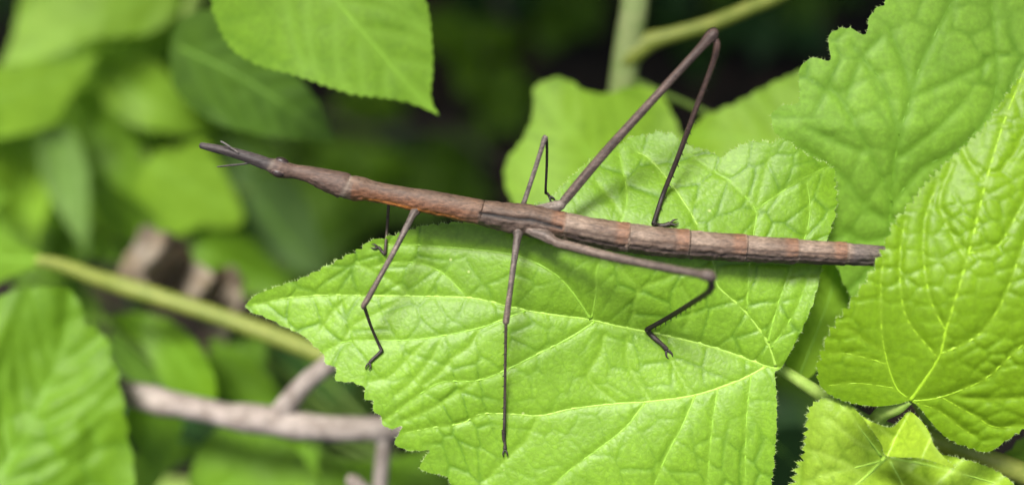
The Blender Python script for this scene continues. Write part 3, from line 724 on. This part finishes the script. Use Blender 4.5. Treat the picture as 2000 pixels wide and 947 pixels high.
leg([(812, 412, -.4, 24), (806, 420, -1.2, 17), (797, 438, -1.8, 14.5), (770, 490, -2.2, 12.5), (738, 548, -2.2, 12), (718, 584, -2, 14), (710, 597, -1.8, 12), (711, 603, -1.6, 7)],
    [(711, 596, -1.6, 9), (714, 606, -.6, 8.5), (725, 638, 3, 7), (738, 668, z(740, 672, 1.2), 7), (746, 685, z(746, 685, .45), 8)],
    [(746, 684, z(746, 684, .5), 7.5), (738, 692, z(738, 692, .45), 6), (728, 701, z(728, 701, .4), 6), (722, 707, z(722, 707, .4), 5.5)], (-0.3, 0.95), (GREY, BR), ((0.10, 0.075, 0.058), DK), 'fore leg with a bent knee')
leg([(1012, 452, -1, 30), (1011, 462, -1.4, 20), (1009, 474, -1.7, 17), (1004, 510, -2.2, 14), (996, 570, -2.6, 13), (989, 622, -2.4, 15), (988, 630, -2.3, 14), (988, 634, -2.2, 7)],
    [(988, 627, -2.3, 9), (988, 640, -2, 8), (987, 700, 1, 7), (986, 780, 4.5, 7), (985, 830, z(985, 830, 1.3), 7.5), (984, 846, z(984, 846, .7), 9)],
    [(984, 842, z(984, 842, .8), 8), (984, 856, z(984, 856, .5), 6.5), (986, 866, z(986, 866, .4), 5), (986, 876, z(986, 876, .4), 7)], (0.05, 1.0), (GREY, BR), ((0.11, 0.08, 0.06), (0.05, 0.036, 0.028)), 'middle leg stretched straight down the leaf', 10, 1, 3)
leg([(1022, 447, -1.2, 12), (1036, 451, -1.7, 20), (1050, 455, -2.1, 25), (1064, 460, -2.5, 28), (1075, 467, -3.0, 26), (1082, 471, -3.3, 20), (1090, 475, -3.6, 21), (1110, 480, -4.5, 21), (1200, 503, -9, 20), (1300, 523, -14, 18), (1360, 534, -17, 19), (1377, 537, -18, 25), (1387, 540, -18, 28), (1393, 545, -17.9, 20), (1395, 549, -17.8, 8)],
    [(1386, 544, -17.4, 11), (1390, 558, -16.6, 17), (1382, 571, -14.4, 14.5), (1350, 592, -7, 12.5), (1310, 617, 1, 11.5), (1280, 634, z(1280, 634, 2.2), 11), (1264, 643, z(1264, 643, .9), 12)],
    [(1264, 642, z(1264, 642, .9), 11), (1270, 652, z(1270, 652, .5), 9), (1282, 663, z(1282, 663, .45), 9), (1293, 672, z(1293, 672, .4), 7), (1301, 681, z(1301, 681, .4), 10)], (0.45, 0.9), ((0.20, 0.145, 0.11), (0.14, 0.105, 0.085), (0.23, 0.175, 0.14)), ((0.045, 0.032, 0.026), DK), 'hind leg with its knee raised towards the lens', 14, -1, 5, 1.3)
leg([(800, 398, 2, 12), (785, 385, 3.5, 9), (768, 383, 4.5, 9), (760, 388, 4.8, 9)],
    [(760, 386, 4.6, 7.5), (759, 400, 5, 7.5), (756, 445, 8, 7), (753, 480, z(753, 480, .9), 6.5), (752, 497, z(752, 497, .35), 8)],
    [(752, 496, z(752, 496, .4), 7), (746, 491, z(746, 491, .35), 5.5), (742, 485, z(742, 485, .3), 5.5), (739, 483, z(739, 483, .3), 6)], (-0.9, -0.2), (GREY, BR), ((0.13, 0.095, 0.06), (0.07, 0.05, 0.035)), 'fore leg on the far side, shin only in view')
zf = z(1066, 392, .3)
leg([(1018, 412, .6, 18), (1022, 400, .2, 14), (1026, 388, -.2, 11), (1042, 340, -1.5, 10.5), (1058, 290, -2.4, 11), (1064, 271, -2.6, 13), (1067, 266, -2.6, 10)],
    [(1065, 268, -2.5, 8), (1068, 276, -2, 7), (1068, 320, 2, 6.5), (1066, 362, zf - 1.2, 6), (1066, 378, zf - .2, 7)],
    [(1066, 377, zf - .2, 6), (1070, 379, zf - .1, 5), (1073, 383, zf, 5)], (0.6, 0.7), (GREY, (0.21, 0.17, 0.14)), ((0.07, 0.05, 0.04), DK), 'middle leg on the far side of the body')
zh = z(1288, 437, .5)
leg([(1040, 408, .6, 12), (1066, 406, .2, 20), (1086, 403, -.5, 25), (1095, 400, -.8, 24), (1101, 394, -1, 18), (1110, 383, -1.4, 21), (1180, 300, -3.5, 21), (1280, 190, -6, 19), (1360, 103, -7.6, 19), (1379, 82, -8, 23), (1391, 69, -8.1, 28), (1399, 64, -8.1, 22), (1403, 63, -8.1, 8)],
    [(1395, 72, -7.9, 11), (1400, 90, -7.4, 17), (1391, 128, -5.8, 14), (1360, 210, -2.4, 13.5), (1325, 305, 1.8, 12), (1295, 380, 5, 11), (1276, 438, zh - .8, 11)],
    [(1276, 436, zh - .7, 10), (1286, 440, zh, 8), (1298, 440, zh, 8), (1308, 437, z(1308, 437, .5), 9)], (0.9, -0.25), ((0.16, 0.115, 0.09), (0.115, 0.075, 0.06), (0.26, 0.21, 0.17)), ((0.115, 0.065, 0.05), DK), 'hind leg on the far side folded high above the body', 16, -1, 5, 1.2)
# antennae
pig_tube('antenna', [(466, 299, -2, 5), (450, 288, -2.4, 4.5), (440, 281, -2.8, 4), (431, 276, -3.2, 3)], (0.20, 0.17, 0.15), (0.28, 0.25, 0.23), bug, 8, 2)
pig_tube('antenna', [(494, 317, -1, 5), (475, 320.5, -.8, 4.5), (450, 323, -.5, 4.5), (424, 326, 0, 2.5)], (0.05, 0.04, 0.036), (0.09, 0.075, 0.065), bug, 8, 2)

# ------------------------------------------------------------------ plants behind
def plane(z0, gx=0.0, gy=0.0, cx=0.0, cy=0.0, bow=0.0, wave=0.0, ph=0.0):
    """depth of a blurred leaf: tilted sheet with some bow and ripple; gx, gy in mm per 100 px"""
    return lambda x, y: z0 + gx * (x - cx) / 100 + gy * (y - cy) / 100 + bow * ((x - cx) ** 2 + (y - cy) ** 2) / 1e4 + wave * np.sin(x / 45 + y / 60 + ph)
def back_leaf(parent, pts, dzf, mid, m, seed, stem_at=None, nv=5, relief=0.6, cell=60, tooth=34, step=11, midw=(9, 3), label=None, vl=260, sm=None):
    o, s = leaf(parent, pts, dzf, mid, auto_veins(mid, nv, 45, vl), m, step=step, tooth=tooth, seed=seed, relief=relief, cell=cell, veinw=(8, 4), midw=midw, rough_amp=0, label=label, vein_mat=M_VEINL if m in (M_BACKL, M_YOUNG, M_BACKB) else M_VEINB, tw=0.2, blob=0.4)
    if stem_at is not None:
        x0, y0 = mid[0]; z0 = float(s(np.array([x0]), np.array([y0]))[0])
        x1, y1, z1 = stem_at
        px_obj('leaf_stalk', [(x0, y0, z0, 12), ((x0 * 2 + x1) / 3, (y0 * 2 + y1) / 3, z0 + (z1 - z0) * 0.7 + 6, 11), (x1, y1, z1, 13)], sm or M_STALK, parent, 8, 10)
    return o
def ground_stem(parent, pts, m, w1, name='stem'):
    """stem given by pixels, then carried on down to the parent's foot"""
    V, F = px_tube(pts, 10, 12); mesh_obj(name, V, F, m, parent)
    x, y, z, wd = pts[-1]; a = W(x, y, z); b = np.array(parent.location)
    d = W(*[float(q) for q in pts[-2][:3]]) ; t = np.linspace(0, 1, 12)[:, None]
    k = a + (a - d) * 0.6
    path = (1 - t) ** 2 * (a + (d - a) * .05) + 2 * t * (1 - t) * k + t ** 2 * b
    V, F = tube_geo(path, np.linspace(wd * 0.5e-4 * (1 + z * 1e-3 / D), w1, 12), 10); mesh_obj(name, V, F, m, parent)
def foot(px, py):
    b = ground_hit(px, py); b[2] = soil_z(b[0], b[1]) - 0.002; return b

# plant whose pale stem forks behind the raised hind leg
p2 = empty('forked_plant', foot(1180, 420), 'tall pale-stemmed plant forking behind the raised hind leg', 'plant')
ground_stem(p2, [(1248, -160, 70, 52), (1240, 0, 74, 56), (1228, 80, 78, 56), (1214, 180, 84, 54), (1200, 300, 95, 54)], M_STEMP, 0.0045)
px_obj('side_stem', [(1218, 128, 79, 30), (1236, 104, 78, 46), (1262, 84, 78, 44), (1300, 72, 77, 32), (1380, 50, 74, 30), (1460, 18, 70, 30), (1540, -20, 66, 30), (1700, -140, 60, 28)], M_STEMY, p2, 10, 12)
back_leaf(p2, [(1040, 172, 3), (1062, 158, 3), (1092, 151, 3), (1120, 162, 3), (1150, 180, 3), (1190, 182, 3), (1228, 170, 3), (1262, 170, 3), (1292, 185, 3), (1312, 220, 3), (1330, 262, 4), (1350, 320, 4), (1330, 420, 4), (1200, 470, 4), (1080, 450, 4), (1005, 400, 4), (985, 345, 3), (992, 310, 3), (1018, 275, 3), (1036, 240, 3), (1042, 205, 3)],
    lambda x, y: 72 - 3 * np.sin((x - 980) / 70) - 3 * (y - 300) / 100, [(1280, 440), (1180, 330), (1100, 240), (1060, 175)], M_BACKB, 61, (1200, 300, 95), relief=0.4, label='rounded pale leaf behind the body')
back_leaf(p2, [(1340, 262, 4), (1375, 228, 5), (1412, 212, 5), (1440, 200, 5), (1490, 172, 5), (1540, 148, 5), (1600, 130, 5), (1680, 160, 5), (1690, 300, 5), (1600, 380, 5), (1450, 380, 4), (1350, 330, 4)],
    lambda x, y: 68 + 3 * np.sin((x - 1300) / 60) - 2 * (y - 250) / 100, [(1650, 340), (1540, 290), (1440, 270), (1350, 260)], M_BACKB, 62, (1220, 150, 80), relief=0.5, label='pale leaf between the hind leg and the tall leaf')
back_leaf(p2, [(1610, 490, 0), (1655, 520, 3), (1675, 580, 3), (1650, 650, 3), (1600, 720, 3), (1556, 745, 0), (1535, 700, 3), (1560, 600, 3)], plane(24, 4, 0, 1600, 600, 0.4), [(1558, 740), (1590, 660), (1620, 580), (1640, 500)], M_BACKB, 63, (1200, 420, 105), relief=0.4, label='narrow leaf in the gap beside the puckered leaf')

# drooping plant above the head
p3 = empty('drooping_plant', foot(420, -100), 'plant with a large pale drooping leaf above the insect head', 'plant')
ground_stem(p3, [(560, -330, 60, 40), (470, -200, 75, 42), (410, -60, 90, 44), (380, 40, 105, 46)], M_STEM, 0.005)
back_leaf(p3, [(858, 226, 0), (842, 190, 4), (846, 130, 4), (842, 60, 4), (832, 0, 5), (800, -90, 5), (700, -150, 5), (560, -150, 0), (440, -80, 5), (412, -10, 5), (425, 50, 5), (455, 98, 5), (505, 128, 5), (570, 146, 5), (620, 163, 5), (690, 185, 5), (750, 192, 5), (805, 203, 4)],
    lambda x, y: 36 + 5 * (np.clip(700 - x, 0, 400) / 300) ** 2 - 3 * np.sin((x - 420) / 130) + 2 * y / 200, [(560, -140), (640, -20), (740, 100), (810, 180), (855, 222)], M_BACKL, 71, (440, -180, 78), relief=0.5, cell=70, tooth=22, step=9, label='large pale leaf drooping to a point')
back_leaf(p3, [(655, 276, 0), (628, 210, 3), (590, 160, 3), (540, 110, 4), (470, 50, 4), (400, 20, 3), (340, 60, 3), (340, 170, 3), (410, 235, 3), (500, 262, 4), (580, 272, 3)], plane(84, -3, 2, 500, 180, 0.3), [(355, 95), (450, 140), (550, 200), (650, 272)], M_BACKQ, 72, (400, -20, 95), label='darker pointed leaf under the drooping leaf')

# leafy clump to the left
p4 = empty('leafy_clump', foot(60, 200), 'dense blurred clump of mid-green leaves behind the snout', 'plant')
ground_stem(p4, [(330, -120, 215, 34), (290, 40, 222, 36), (262, 180, 230, 38), (230, 330, 240, 40)], M_STEMY, 0.005)
S4 = (275, 110, 224)
def ovate(bx, by, tx, ty, w, z, m, gx=0.0, gy=0.0, wave=1.5, skew=0.0):
    """a pointed heart-based leaf from base to tip, for the blurred clumps"""
    d = np.array([tx - bx, ty - by], float); L = np.linalg.norm(d); d /= L; n = np.array([-d[1], d[0]])
    prof = [(-.06, .28), (-.05, .62), (.08, .92), (.25, 1.0), (.45, .86), (.62, .62), (.78, .36), (.9, .14)]
    A = [(np.array([bx, by]) + d * L * t + n * w * q * (1 + skew)) for t, q in prof]; B = [(np.array([bx, by]) + d * L * t - n * w * q * (1 - skew)) for t, q in prof]
    pts = [(bx, by, 0)] + [(*p, 5) for p in A] + [(tx, ty, 0)] + [(*p, -5) for p in B[::-1]]
    bend = n * w * 0.12
    mid = [(bx, by), tuple(np.array([bx, by]) + d * L * .35 + bend), tuple(np.array([bx, by]) + d * L * .7 + bend * .7), (tx, ty)]
    side = lambda x, y: np.abs((x - bx) * n[0] + (y - by) * n[1])
    base_f = plane(z, gx, gy, (bx + tx) / 2, (by + ty) / 2, 0.35, wave)
    return pts, (lambda x, y: base_f(x, y) - 0.05 * side(x, y)), mid, m
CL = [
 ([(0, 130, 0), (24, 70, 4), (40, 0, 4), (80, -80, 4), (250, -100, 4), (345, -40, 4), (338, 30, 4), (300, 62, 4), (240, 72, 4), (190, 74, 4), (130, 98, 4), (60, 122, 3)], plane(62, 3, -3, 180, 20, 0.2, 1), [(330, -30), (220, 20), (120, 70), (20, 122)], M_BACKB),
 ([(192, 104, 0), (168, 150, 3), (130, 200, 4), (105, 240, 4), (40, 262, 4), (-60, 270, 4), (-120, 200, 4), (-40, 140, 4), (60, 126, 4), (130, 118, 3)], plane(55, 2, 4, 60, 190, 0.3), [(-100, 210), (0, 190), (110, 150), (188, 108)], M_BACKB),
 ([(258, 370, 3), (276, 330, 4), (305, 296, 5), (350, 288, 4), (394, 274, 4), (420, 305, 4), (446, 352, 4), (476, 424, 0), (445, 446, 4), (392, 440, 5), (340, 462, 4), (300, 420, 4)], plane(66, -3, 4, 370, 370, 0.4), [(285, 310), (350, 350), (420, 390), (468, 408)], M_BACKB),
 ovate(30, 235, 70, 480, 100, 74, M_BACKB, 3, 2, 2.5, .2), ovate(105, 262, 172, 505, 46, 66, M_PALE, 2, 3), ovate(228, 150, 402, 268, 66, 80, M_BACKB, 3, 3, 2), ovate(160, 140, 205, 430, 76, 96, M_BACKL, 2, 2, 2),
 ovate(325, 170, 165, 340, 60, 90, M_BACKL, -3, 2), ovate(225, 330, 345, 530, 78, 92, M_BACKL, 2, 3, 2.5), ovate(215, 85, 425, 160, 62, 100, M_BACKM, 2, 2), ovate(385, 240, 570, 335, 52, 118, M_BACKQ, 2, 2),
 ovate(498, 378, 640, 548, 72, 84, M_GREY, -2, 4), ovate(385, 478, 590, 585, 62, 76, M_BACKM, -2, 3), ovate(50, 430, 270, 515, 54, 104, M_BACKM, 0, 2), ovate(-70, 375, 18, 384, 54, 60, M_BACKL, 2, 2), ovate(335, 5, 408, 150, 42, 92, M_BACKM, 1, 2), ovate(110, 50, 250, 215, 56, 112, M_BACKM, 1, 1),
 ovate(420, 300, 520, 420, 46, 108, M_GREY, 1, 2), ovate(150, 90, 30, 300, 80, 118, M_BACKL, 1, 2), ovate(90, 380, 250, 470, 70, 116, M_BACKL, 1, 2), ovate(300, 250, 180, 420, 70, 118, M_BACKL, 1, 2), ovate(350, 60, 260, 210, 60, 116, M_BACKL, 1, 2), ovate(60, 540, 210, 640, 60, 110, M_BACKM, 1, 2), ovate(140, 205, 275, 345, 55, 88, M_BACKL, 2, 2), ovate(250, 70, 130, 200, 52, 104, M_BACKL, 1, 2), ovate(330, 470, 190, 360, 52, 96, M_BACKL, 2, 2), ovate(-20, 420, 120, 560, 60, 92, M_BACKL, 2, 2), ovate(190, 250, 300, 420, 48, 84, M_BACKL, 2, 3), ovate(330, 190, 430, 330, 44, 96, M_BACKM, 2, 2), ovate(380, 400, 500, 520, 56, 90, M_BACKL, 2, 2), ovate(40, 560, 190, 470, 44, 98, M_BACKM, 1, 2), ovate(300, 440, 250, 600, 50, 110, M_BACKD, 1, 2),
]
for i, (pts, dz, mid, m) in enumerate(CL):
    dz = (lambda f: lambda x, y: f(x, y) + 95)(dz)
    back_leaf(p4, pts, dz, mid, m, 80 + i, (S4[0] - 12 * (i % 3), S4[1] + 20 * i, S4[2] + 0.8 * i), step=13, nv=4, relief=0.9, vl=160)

# plant at the lower left with the long yellow-green stalk
p5 = empty('long_stalked_plant', foot(-200, 900), 'plant with a long yellow-green leaf stalk slanting below the snout', 'plant')
back_leaf(p5, [(112, 512, 0), (70, 492, 0), (30, 470, 2), (0, 448, 3), (-70, 420, 3), (-180, 460, 3), (-150, 560, 3), (-40, 575, 3), (0, 550, 3), (50, 530, 0)], plane(82, 3, 2, 0, 500, 0.1), [(108, 512), (50, 508), (-40, 500), (-150, 500)], M_BACKL, 101, None, relief=0.4, label='pale leaf at the end of the long stalk')
px_obj('leaf_stalk', [(70, 508, 84, 20), (120, 518, 86, 26), (180, 540, 88, 31), (250, 562, 90, 36), (400, 608, 90, 33), (520, 650, 90, 36), (640, 695, 90, 35), (800, 740, 90, 38)], M_STEMY, p5, 12, 10)
ground_stem(p5, [(780, 730, 90, 46), (830, 780, 94, 48), (850, 860, 115, 50), (800, 960, 140, 52)], M_STEM, 0.0055)
back_leaf(p5, [(-40, 590, 5), (40, 566, 6), (110, 560, 7), (152, 580, 7), (165, 630, 8), (205, 655, 8), (222, 710, 8), (238, 770, 8), (250, 850, 8), (262, 930, 8), (240, 1020, 8), (100, 1060, 6), (-80, 1040, 6), (-140, 800, 6)],
    plane(60, 2.5, -1.5, 100, 760, 0.12, 1.6), [(-60, 1030), (20, 900), (90, 760), (130, 640), (135, 575)], M_BACKM, 102, (300, 1050, 110), nv=6, relief=2.2, cell=80, tooth=46, step=10, label='large toothed leaf at the lower corner below the long stalk')
def curl_dz(x, y): return 98 + 9 * np.sin((x - 200) / 60) + 4 * np.cos((y - 600) / 60)
back_leaf(p5, [(200, 620, 3), (260, 610, 4), (330, 625, 4), (385, 670, 4), (420, 740, 4), (415, 800, 4), (360, 800, 4), (320, 760, 4), (290, 690, 4), (250, 650, 3)], curl_dz, [(210, 622), (300, 650), (360, 710), (410, 790)], M_BACKM, 103, (420, 820, 108), relief=0.8, label='curled leaf above the pale branch')
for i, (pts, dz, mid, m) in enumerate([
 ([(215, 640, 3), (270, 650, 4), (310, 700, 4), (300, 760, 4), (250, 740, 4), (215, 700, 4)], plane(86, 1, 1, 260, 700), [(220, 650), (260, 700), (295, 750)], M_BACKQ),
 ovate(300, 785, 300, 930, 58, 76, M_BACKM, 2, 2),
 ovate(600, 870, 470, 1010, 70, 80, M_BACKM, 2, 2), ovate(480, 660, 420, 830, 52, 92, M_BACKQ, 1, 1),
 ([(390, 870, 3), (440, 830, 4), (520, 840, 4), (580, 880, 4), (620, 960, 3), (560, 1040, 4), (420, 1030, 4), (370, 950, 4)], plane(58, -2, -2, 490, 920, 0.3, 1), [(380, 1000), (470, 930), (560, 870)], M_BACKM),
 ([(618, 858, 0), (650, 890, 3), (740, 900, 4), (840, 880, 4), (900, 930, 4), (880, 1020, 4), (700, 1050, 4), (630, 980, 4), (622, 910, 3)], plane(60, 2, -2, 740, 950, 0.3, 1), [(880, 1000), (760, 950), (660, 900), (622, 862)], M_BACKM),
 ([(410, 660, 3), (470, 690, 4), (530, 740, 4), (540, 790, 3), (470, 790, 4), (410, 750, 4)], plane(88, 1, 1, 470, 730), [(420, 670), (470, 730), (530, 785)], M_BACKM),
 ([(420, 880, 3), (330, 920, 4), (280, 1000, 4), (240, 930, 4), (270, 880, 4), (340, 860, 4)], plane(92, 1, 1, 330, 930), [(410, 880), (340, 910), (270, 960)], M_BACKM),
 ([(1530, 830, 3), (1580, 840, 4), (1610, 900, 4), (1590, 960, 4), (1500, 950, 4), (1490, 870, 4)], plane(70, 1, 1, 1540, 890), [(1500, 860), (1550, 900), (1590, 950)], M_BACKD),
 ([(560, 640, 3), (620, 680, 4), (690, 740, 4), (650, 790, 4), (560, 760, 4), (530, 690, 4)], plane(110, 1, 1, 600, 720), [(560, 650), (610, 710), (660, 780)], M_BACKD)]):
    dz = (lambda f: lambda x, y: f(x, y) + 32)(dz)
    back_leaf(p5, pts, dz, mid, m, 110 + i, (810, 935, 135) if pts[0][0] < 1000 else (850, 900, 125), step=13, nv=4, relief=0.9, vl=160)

# ------------------------------------------------------------------ the pale branch
br = empty('branch', foot(-100, 800), 'pale grey-brown forked branch running behind the leaf tip', 'branch')
V, F = px_tube([(-420, 600, 130, 62), (-150, 668, 85, 58), (60, 720, 88, 54), (235, 762, 78, 50), (330, 788, 74, 50), (450, 812, 71, 52), (545, 826, 70, 56), (650, 838, 69, 50), (770, 836, 69, 46), (900, 820, 70, 44), (1100, 800, 60, 38), (1300, 830, 75, 30)], 14, 8)
nb = VNoise(77)
V = V + 0.0011 * np.column_stack([nb(V[:, 0] * 220, V[:, 2] * 200), nb(V[:, 0] * 180 + 9, V[:, 1] * 220), nb(V[:, 1] * 250, V[:, 0] * 190 + 5)])
mesh_obj('limb', V, F, M_BARK, br)
px_obj('side_twig', [(535, 822, 70, 44), (560, 790, 69, 42), (600, 745, 67, 38), (650, 706, 65, 37), (720, 660, 64, 34), (800, 600, 64, 30)], M_BARK, br, 12, 8)
px_obj('side_twig', [(752, 832, 69, 34), (750, 870, 69, 30), (744, 930, 69, 30), (738, 1000, 70, 30), (730, 1100, 72, 28)], M_BARK, br, 12, 8)
px_obj('bud', [(742, 985, 68, 24), (715, 960, 67, 26), (690, 940, 66, 30), (684, 930, 65, 12)], M_BARK, br, 10, 4)
a = W(-420, 600, 130.0); b = np.array(br.location)
t = np.linspace(0, 1, 14)[:, None]; k = a + (a - W(-150, 668, 85.0)) * 0.5
V, F = tube_geo((1 - t) ** 2 * (a * 1.0) + 2 * t * (1 - t) * k + t ** 2 * b, np.linspace(0.0047, 0.007, 14), 12); mesh_obj('limb', V, F, M_BARK, br)

# ------------------------------------------------------------------ dead leaves caught behind the stalk
def dead(pts, dz, mid, seed, label):
    e = empty('dead_leaf', W(float(mid[0][0]), float(mid[0][1]), 118.0), label, 'dead leaf')
    leaf(e, pts, dz, mid, auto_veins(mid, 4, 45, 120), M_DEAD, step=9, tooth=30, seed=seed, relief=1.4, cell=40, veinw=(5, 3), midw=(8, 3), rough_amp=0, name='blade', vein_mat=M_BARK)
dead([(238, 510, 5), (262, 476, 5), (278, 440, 6), (312, 452, 6), (340, 456, 6), (366, 482, 7), (384, 512, 6), (412, 530, 6), (424, 578, 6), (382, 606, 6), (338, 588, 7), (296, 602, 6), (262, 570, 7), (228, 550, 6)], lambda x, y: 118 + 11 * np.sin((x - 250) / 19 + y / 60) + 5 * np.sin((y - 450) / 15 + x / 40), [(265, 480), (310, 520), (390, 570)], 131, 'crumpled tan dead leaf above the long yellow-green stalk')
dead([(392, 548, 6), (420, 528, 6), (452, 520, 6), (476, 545, 6), (470, 585, 7), (492, 620, 6), (480, 668, 6), (448, 690, 6), (430, 660, 7), (398, 640, 6), (380, 590, 6)], lambda x, y: 126 + 8 * np.sin((x - 380) / 15 + y / 50) + 5 * np.sin((y - 540) / 17), [(400, 540), (430, 600), (450, 680)], 132, 'reddish-brown dead leaf behind the long yellow-green stalk')

# ------------------------------------------------------------------ undergrowth on the soil
def seedling(pos, s, seed, m):
    r = random.Random(seed)
    e = empty('seedling', pos, 'small dark green seedling on the shaded soil', 'seedling', 'seedlings on the shaded soil')
    h = s * r.uniform(0.8, 1.4)
    V, F = tube_geo(np.array([[pos[0] + 0.1 * s * math.sin(t * 2), pos[1], pos[2] + h * t] for t in np.linspace(-0.03, 1, 6)]), np.linspace(.0016, .001, 6), 6)
    mesh_obj('stem', V, F, M_STEM, e)
    a0 = r.uniform(0, 6)
    for k in range(r.randint(4, 6)):
        a = a0 + k * 2.4; el = r.uniform(-0.2, 0.5); L = s * r.uniform(0.8, 1.3); wd = L * r.uniform(.28, .4)
        o0 = np.array([pos[0], pos[1], pos[2] + h * (0.55 + 0.09 * k)])
        d = np.array([math.cos(a) * math.cos(el), math.sin(a) * math.cos(el), math.sin(el)]); sdv = np.array([-math.sin(a), math.cos(a), 0]); up = np.cross(d, sdv)
        Vv, Ff = [], []
        for i in range(9):
            t = i / 8; ww = wd * (math.sin(math.pi * min(1, t * 1.02) ** 0.75) + 0.02)
            cpt = o0 + d * L * t + np.array([0, 0, -0.35 * L * t * t])
            for q in (-1, -.5, 0, .5, 1): Vv.append(cpt + sdv * ww * q + up * abs(q) * ww * 0.25)
        for i in range(8):
            for q in range(4): Ff.append((i * 5 + q, i * 5 + q + 1, (i + 1) * 5 + q + 1, (i + 1) * 5 + q))
        mesh_obj('leaf', np.array(Vv), Ff, m, e, {'vein': np.zeros(len(Vv))})
spots = [(930, 180, 0.05), (720, 230, .04), (700, 400, .05), (660, 330, .04), (900, 330, .035), (960, 70, .05), (1050, 40, .05), (1110, 90, .045), (900, 100, .035), (1340, 130, .05), (1480, 110, .05), (1420, 40, .045), (1540, 60, .05), (1600, 20, .05), (780, 300, .03),
         (560, 330, .05), (500, 420, .05), (980, 250, .035), (1290, 20, .04), (640, 480, .05), (840, 420, .05), (1000, -60, .06), (1300, -80, .06), (1550, -60, .06), (650, 780, .06), (560, 900, .06), (1560, 900, .05), (240, 110, .05), (220, 60, .05), (20, 20, .06), (250, 850, .06), (1580, 800, .05)]
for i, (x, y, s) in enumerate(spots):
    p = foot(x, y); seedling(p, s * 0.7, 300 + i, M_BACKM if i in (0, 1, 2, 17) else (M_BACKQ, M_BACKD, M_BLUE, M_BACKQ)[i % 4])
# thin fallen sticks
for i, (pa, pb, w0) in enumerate([((560, 290), (1000, 380), .0025), ((870, -10), (1010, 120), .003), ((740, 190), (830, 240), .003)]):
    A = foot(*pa) + np.array([0, 0, .03]); Bq = foot(*pb) + np.array([0, 0, .02])
    t = np.linspace(0, 1, 16)[:, None]
    V, F = tube_geo(A + (Bq - A) * t + np.array([0, 0, .02]) * np.sin(t * 3.14) + 0.003 * np.sin(t * 11 + i), np.linspace(w0, w0 * .6, 16), 8)
    o = mesh_obj('fallen_stick', V - A, F, M_TWIG); o.location = A
    tag(o, ['long thin stick on the soil behind the insect neck', 'thin stick on the soil above the drooping leaf tip', 'short stick on the soil by the seedlings'][i], 'stick')
# litter
r = np.random.default_rng(5); Vl, Fl = [], []
for i in range(900):
    x, y = r.uniform(-.55, .55), r.uniform(-.25, 1.0); zz = soil_z(x, y) + r.uniform(.001, .006)
    a, L, wd = r.uniform(0, 6.28), r.uniform(.008, .03), r.uniform(.004, .010); ca, sa = math.cos(a), math.sin(a); b0 = len(Vl)
    for u_, v_, h_ in ((-1, 0, 0), (-.4, 1, .3), (.5, .8, .2), (1, 0, .5), (.4, -.9, .4), (-.5, -.8, .1)):
        Vl.append((x + L * u_ * ca - wd * v_ * sa, y + L * u_ * sa + wd * v_ * ca, zz + h_ * .008 * r.uniform(0, 1.5)))
    Fl += [(b0, b0 + 1, b0 + 5), (b0 + 1, b0 + 2, b0 + 4, b0 + 5), (b0 + 2, b0 + 3, b0 + 4)]
M_LIT = bark_mat('litter', (0.015, 0.010, 0.006), (0.06, 0.04, 0.025), 40, 0.3, 0.9)
o = mesh_obj('leaf_litter', np.array(Vl), Fl, M_LIT, smooth=False); tag(o, 'brown leaf litter scattered over the soil', 'leaf litter', kind='stuff')

# ------------------------------------------------------------------ unseen shrub, added above the view to shade the soil behind
sh = empty('added_shade_shrub', (0.1, 1.25, soil_z(0.1, 1.25)), 'unseen shrub added to shade the soil behind the plants', 'shrub')
r = np.random.default_rng(9)
for k in range(7):
    a = np.array([0.1 + r.uniform(-.12, .12), 1.25 + r.uniform(-.1, .1), 0.0]); b = np.array([r.uniform(-1.1, 1.2), r.uniform(0.3, 1.3), r.uniform(.85, 1.25)])
    t = np.linspace(0, 1, 14)[:, None]; m_ = np.array([a[0] * .5 + b[0] * .5, 1.3, 1.0])
    V, F = tube_geo((1 - t) ** 2 * a + 2 * t * (1 - t) * m_ + t ** 2 * b, np.linspace(.014, .004, 14), 8); mesh_obj('limb', V, F, M_TWIG, sh)
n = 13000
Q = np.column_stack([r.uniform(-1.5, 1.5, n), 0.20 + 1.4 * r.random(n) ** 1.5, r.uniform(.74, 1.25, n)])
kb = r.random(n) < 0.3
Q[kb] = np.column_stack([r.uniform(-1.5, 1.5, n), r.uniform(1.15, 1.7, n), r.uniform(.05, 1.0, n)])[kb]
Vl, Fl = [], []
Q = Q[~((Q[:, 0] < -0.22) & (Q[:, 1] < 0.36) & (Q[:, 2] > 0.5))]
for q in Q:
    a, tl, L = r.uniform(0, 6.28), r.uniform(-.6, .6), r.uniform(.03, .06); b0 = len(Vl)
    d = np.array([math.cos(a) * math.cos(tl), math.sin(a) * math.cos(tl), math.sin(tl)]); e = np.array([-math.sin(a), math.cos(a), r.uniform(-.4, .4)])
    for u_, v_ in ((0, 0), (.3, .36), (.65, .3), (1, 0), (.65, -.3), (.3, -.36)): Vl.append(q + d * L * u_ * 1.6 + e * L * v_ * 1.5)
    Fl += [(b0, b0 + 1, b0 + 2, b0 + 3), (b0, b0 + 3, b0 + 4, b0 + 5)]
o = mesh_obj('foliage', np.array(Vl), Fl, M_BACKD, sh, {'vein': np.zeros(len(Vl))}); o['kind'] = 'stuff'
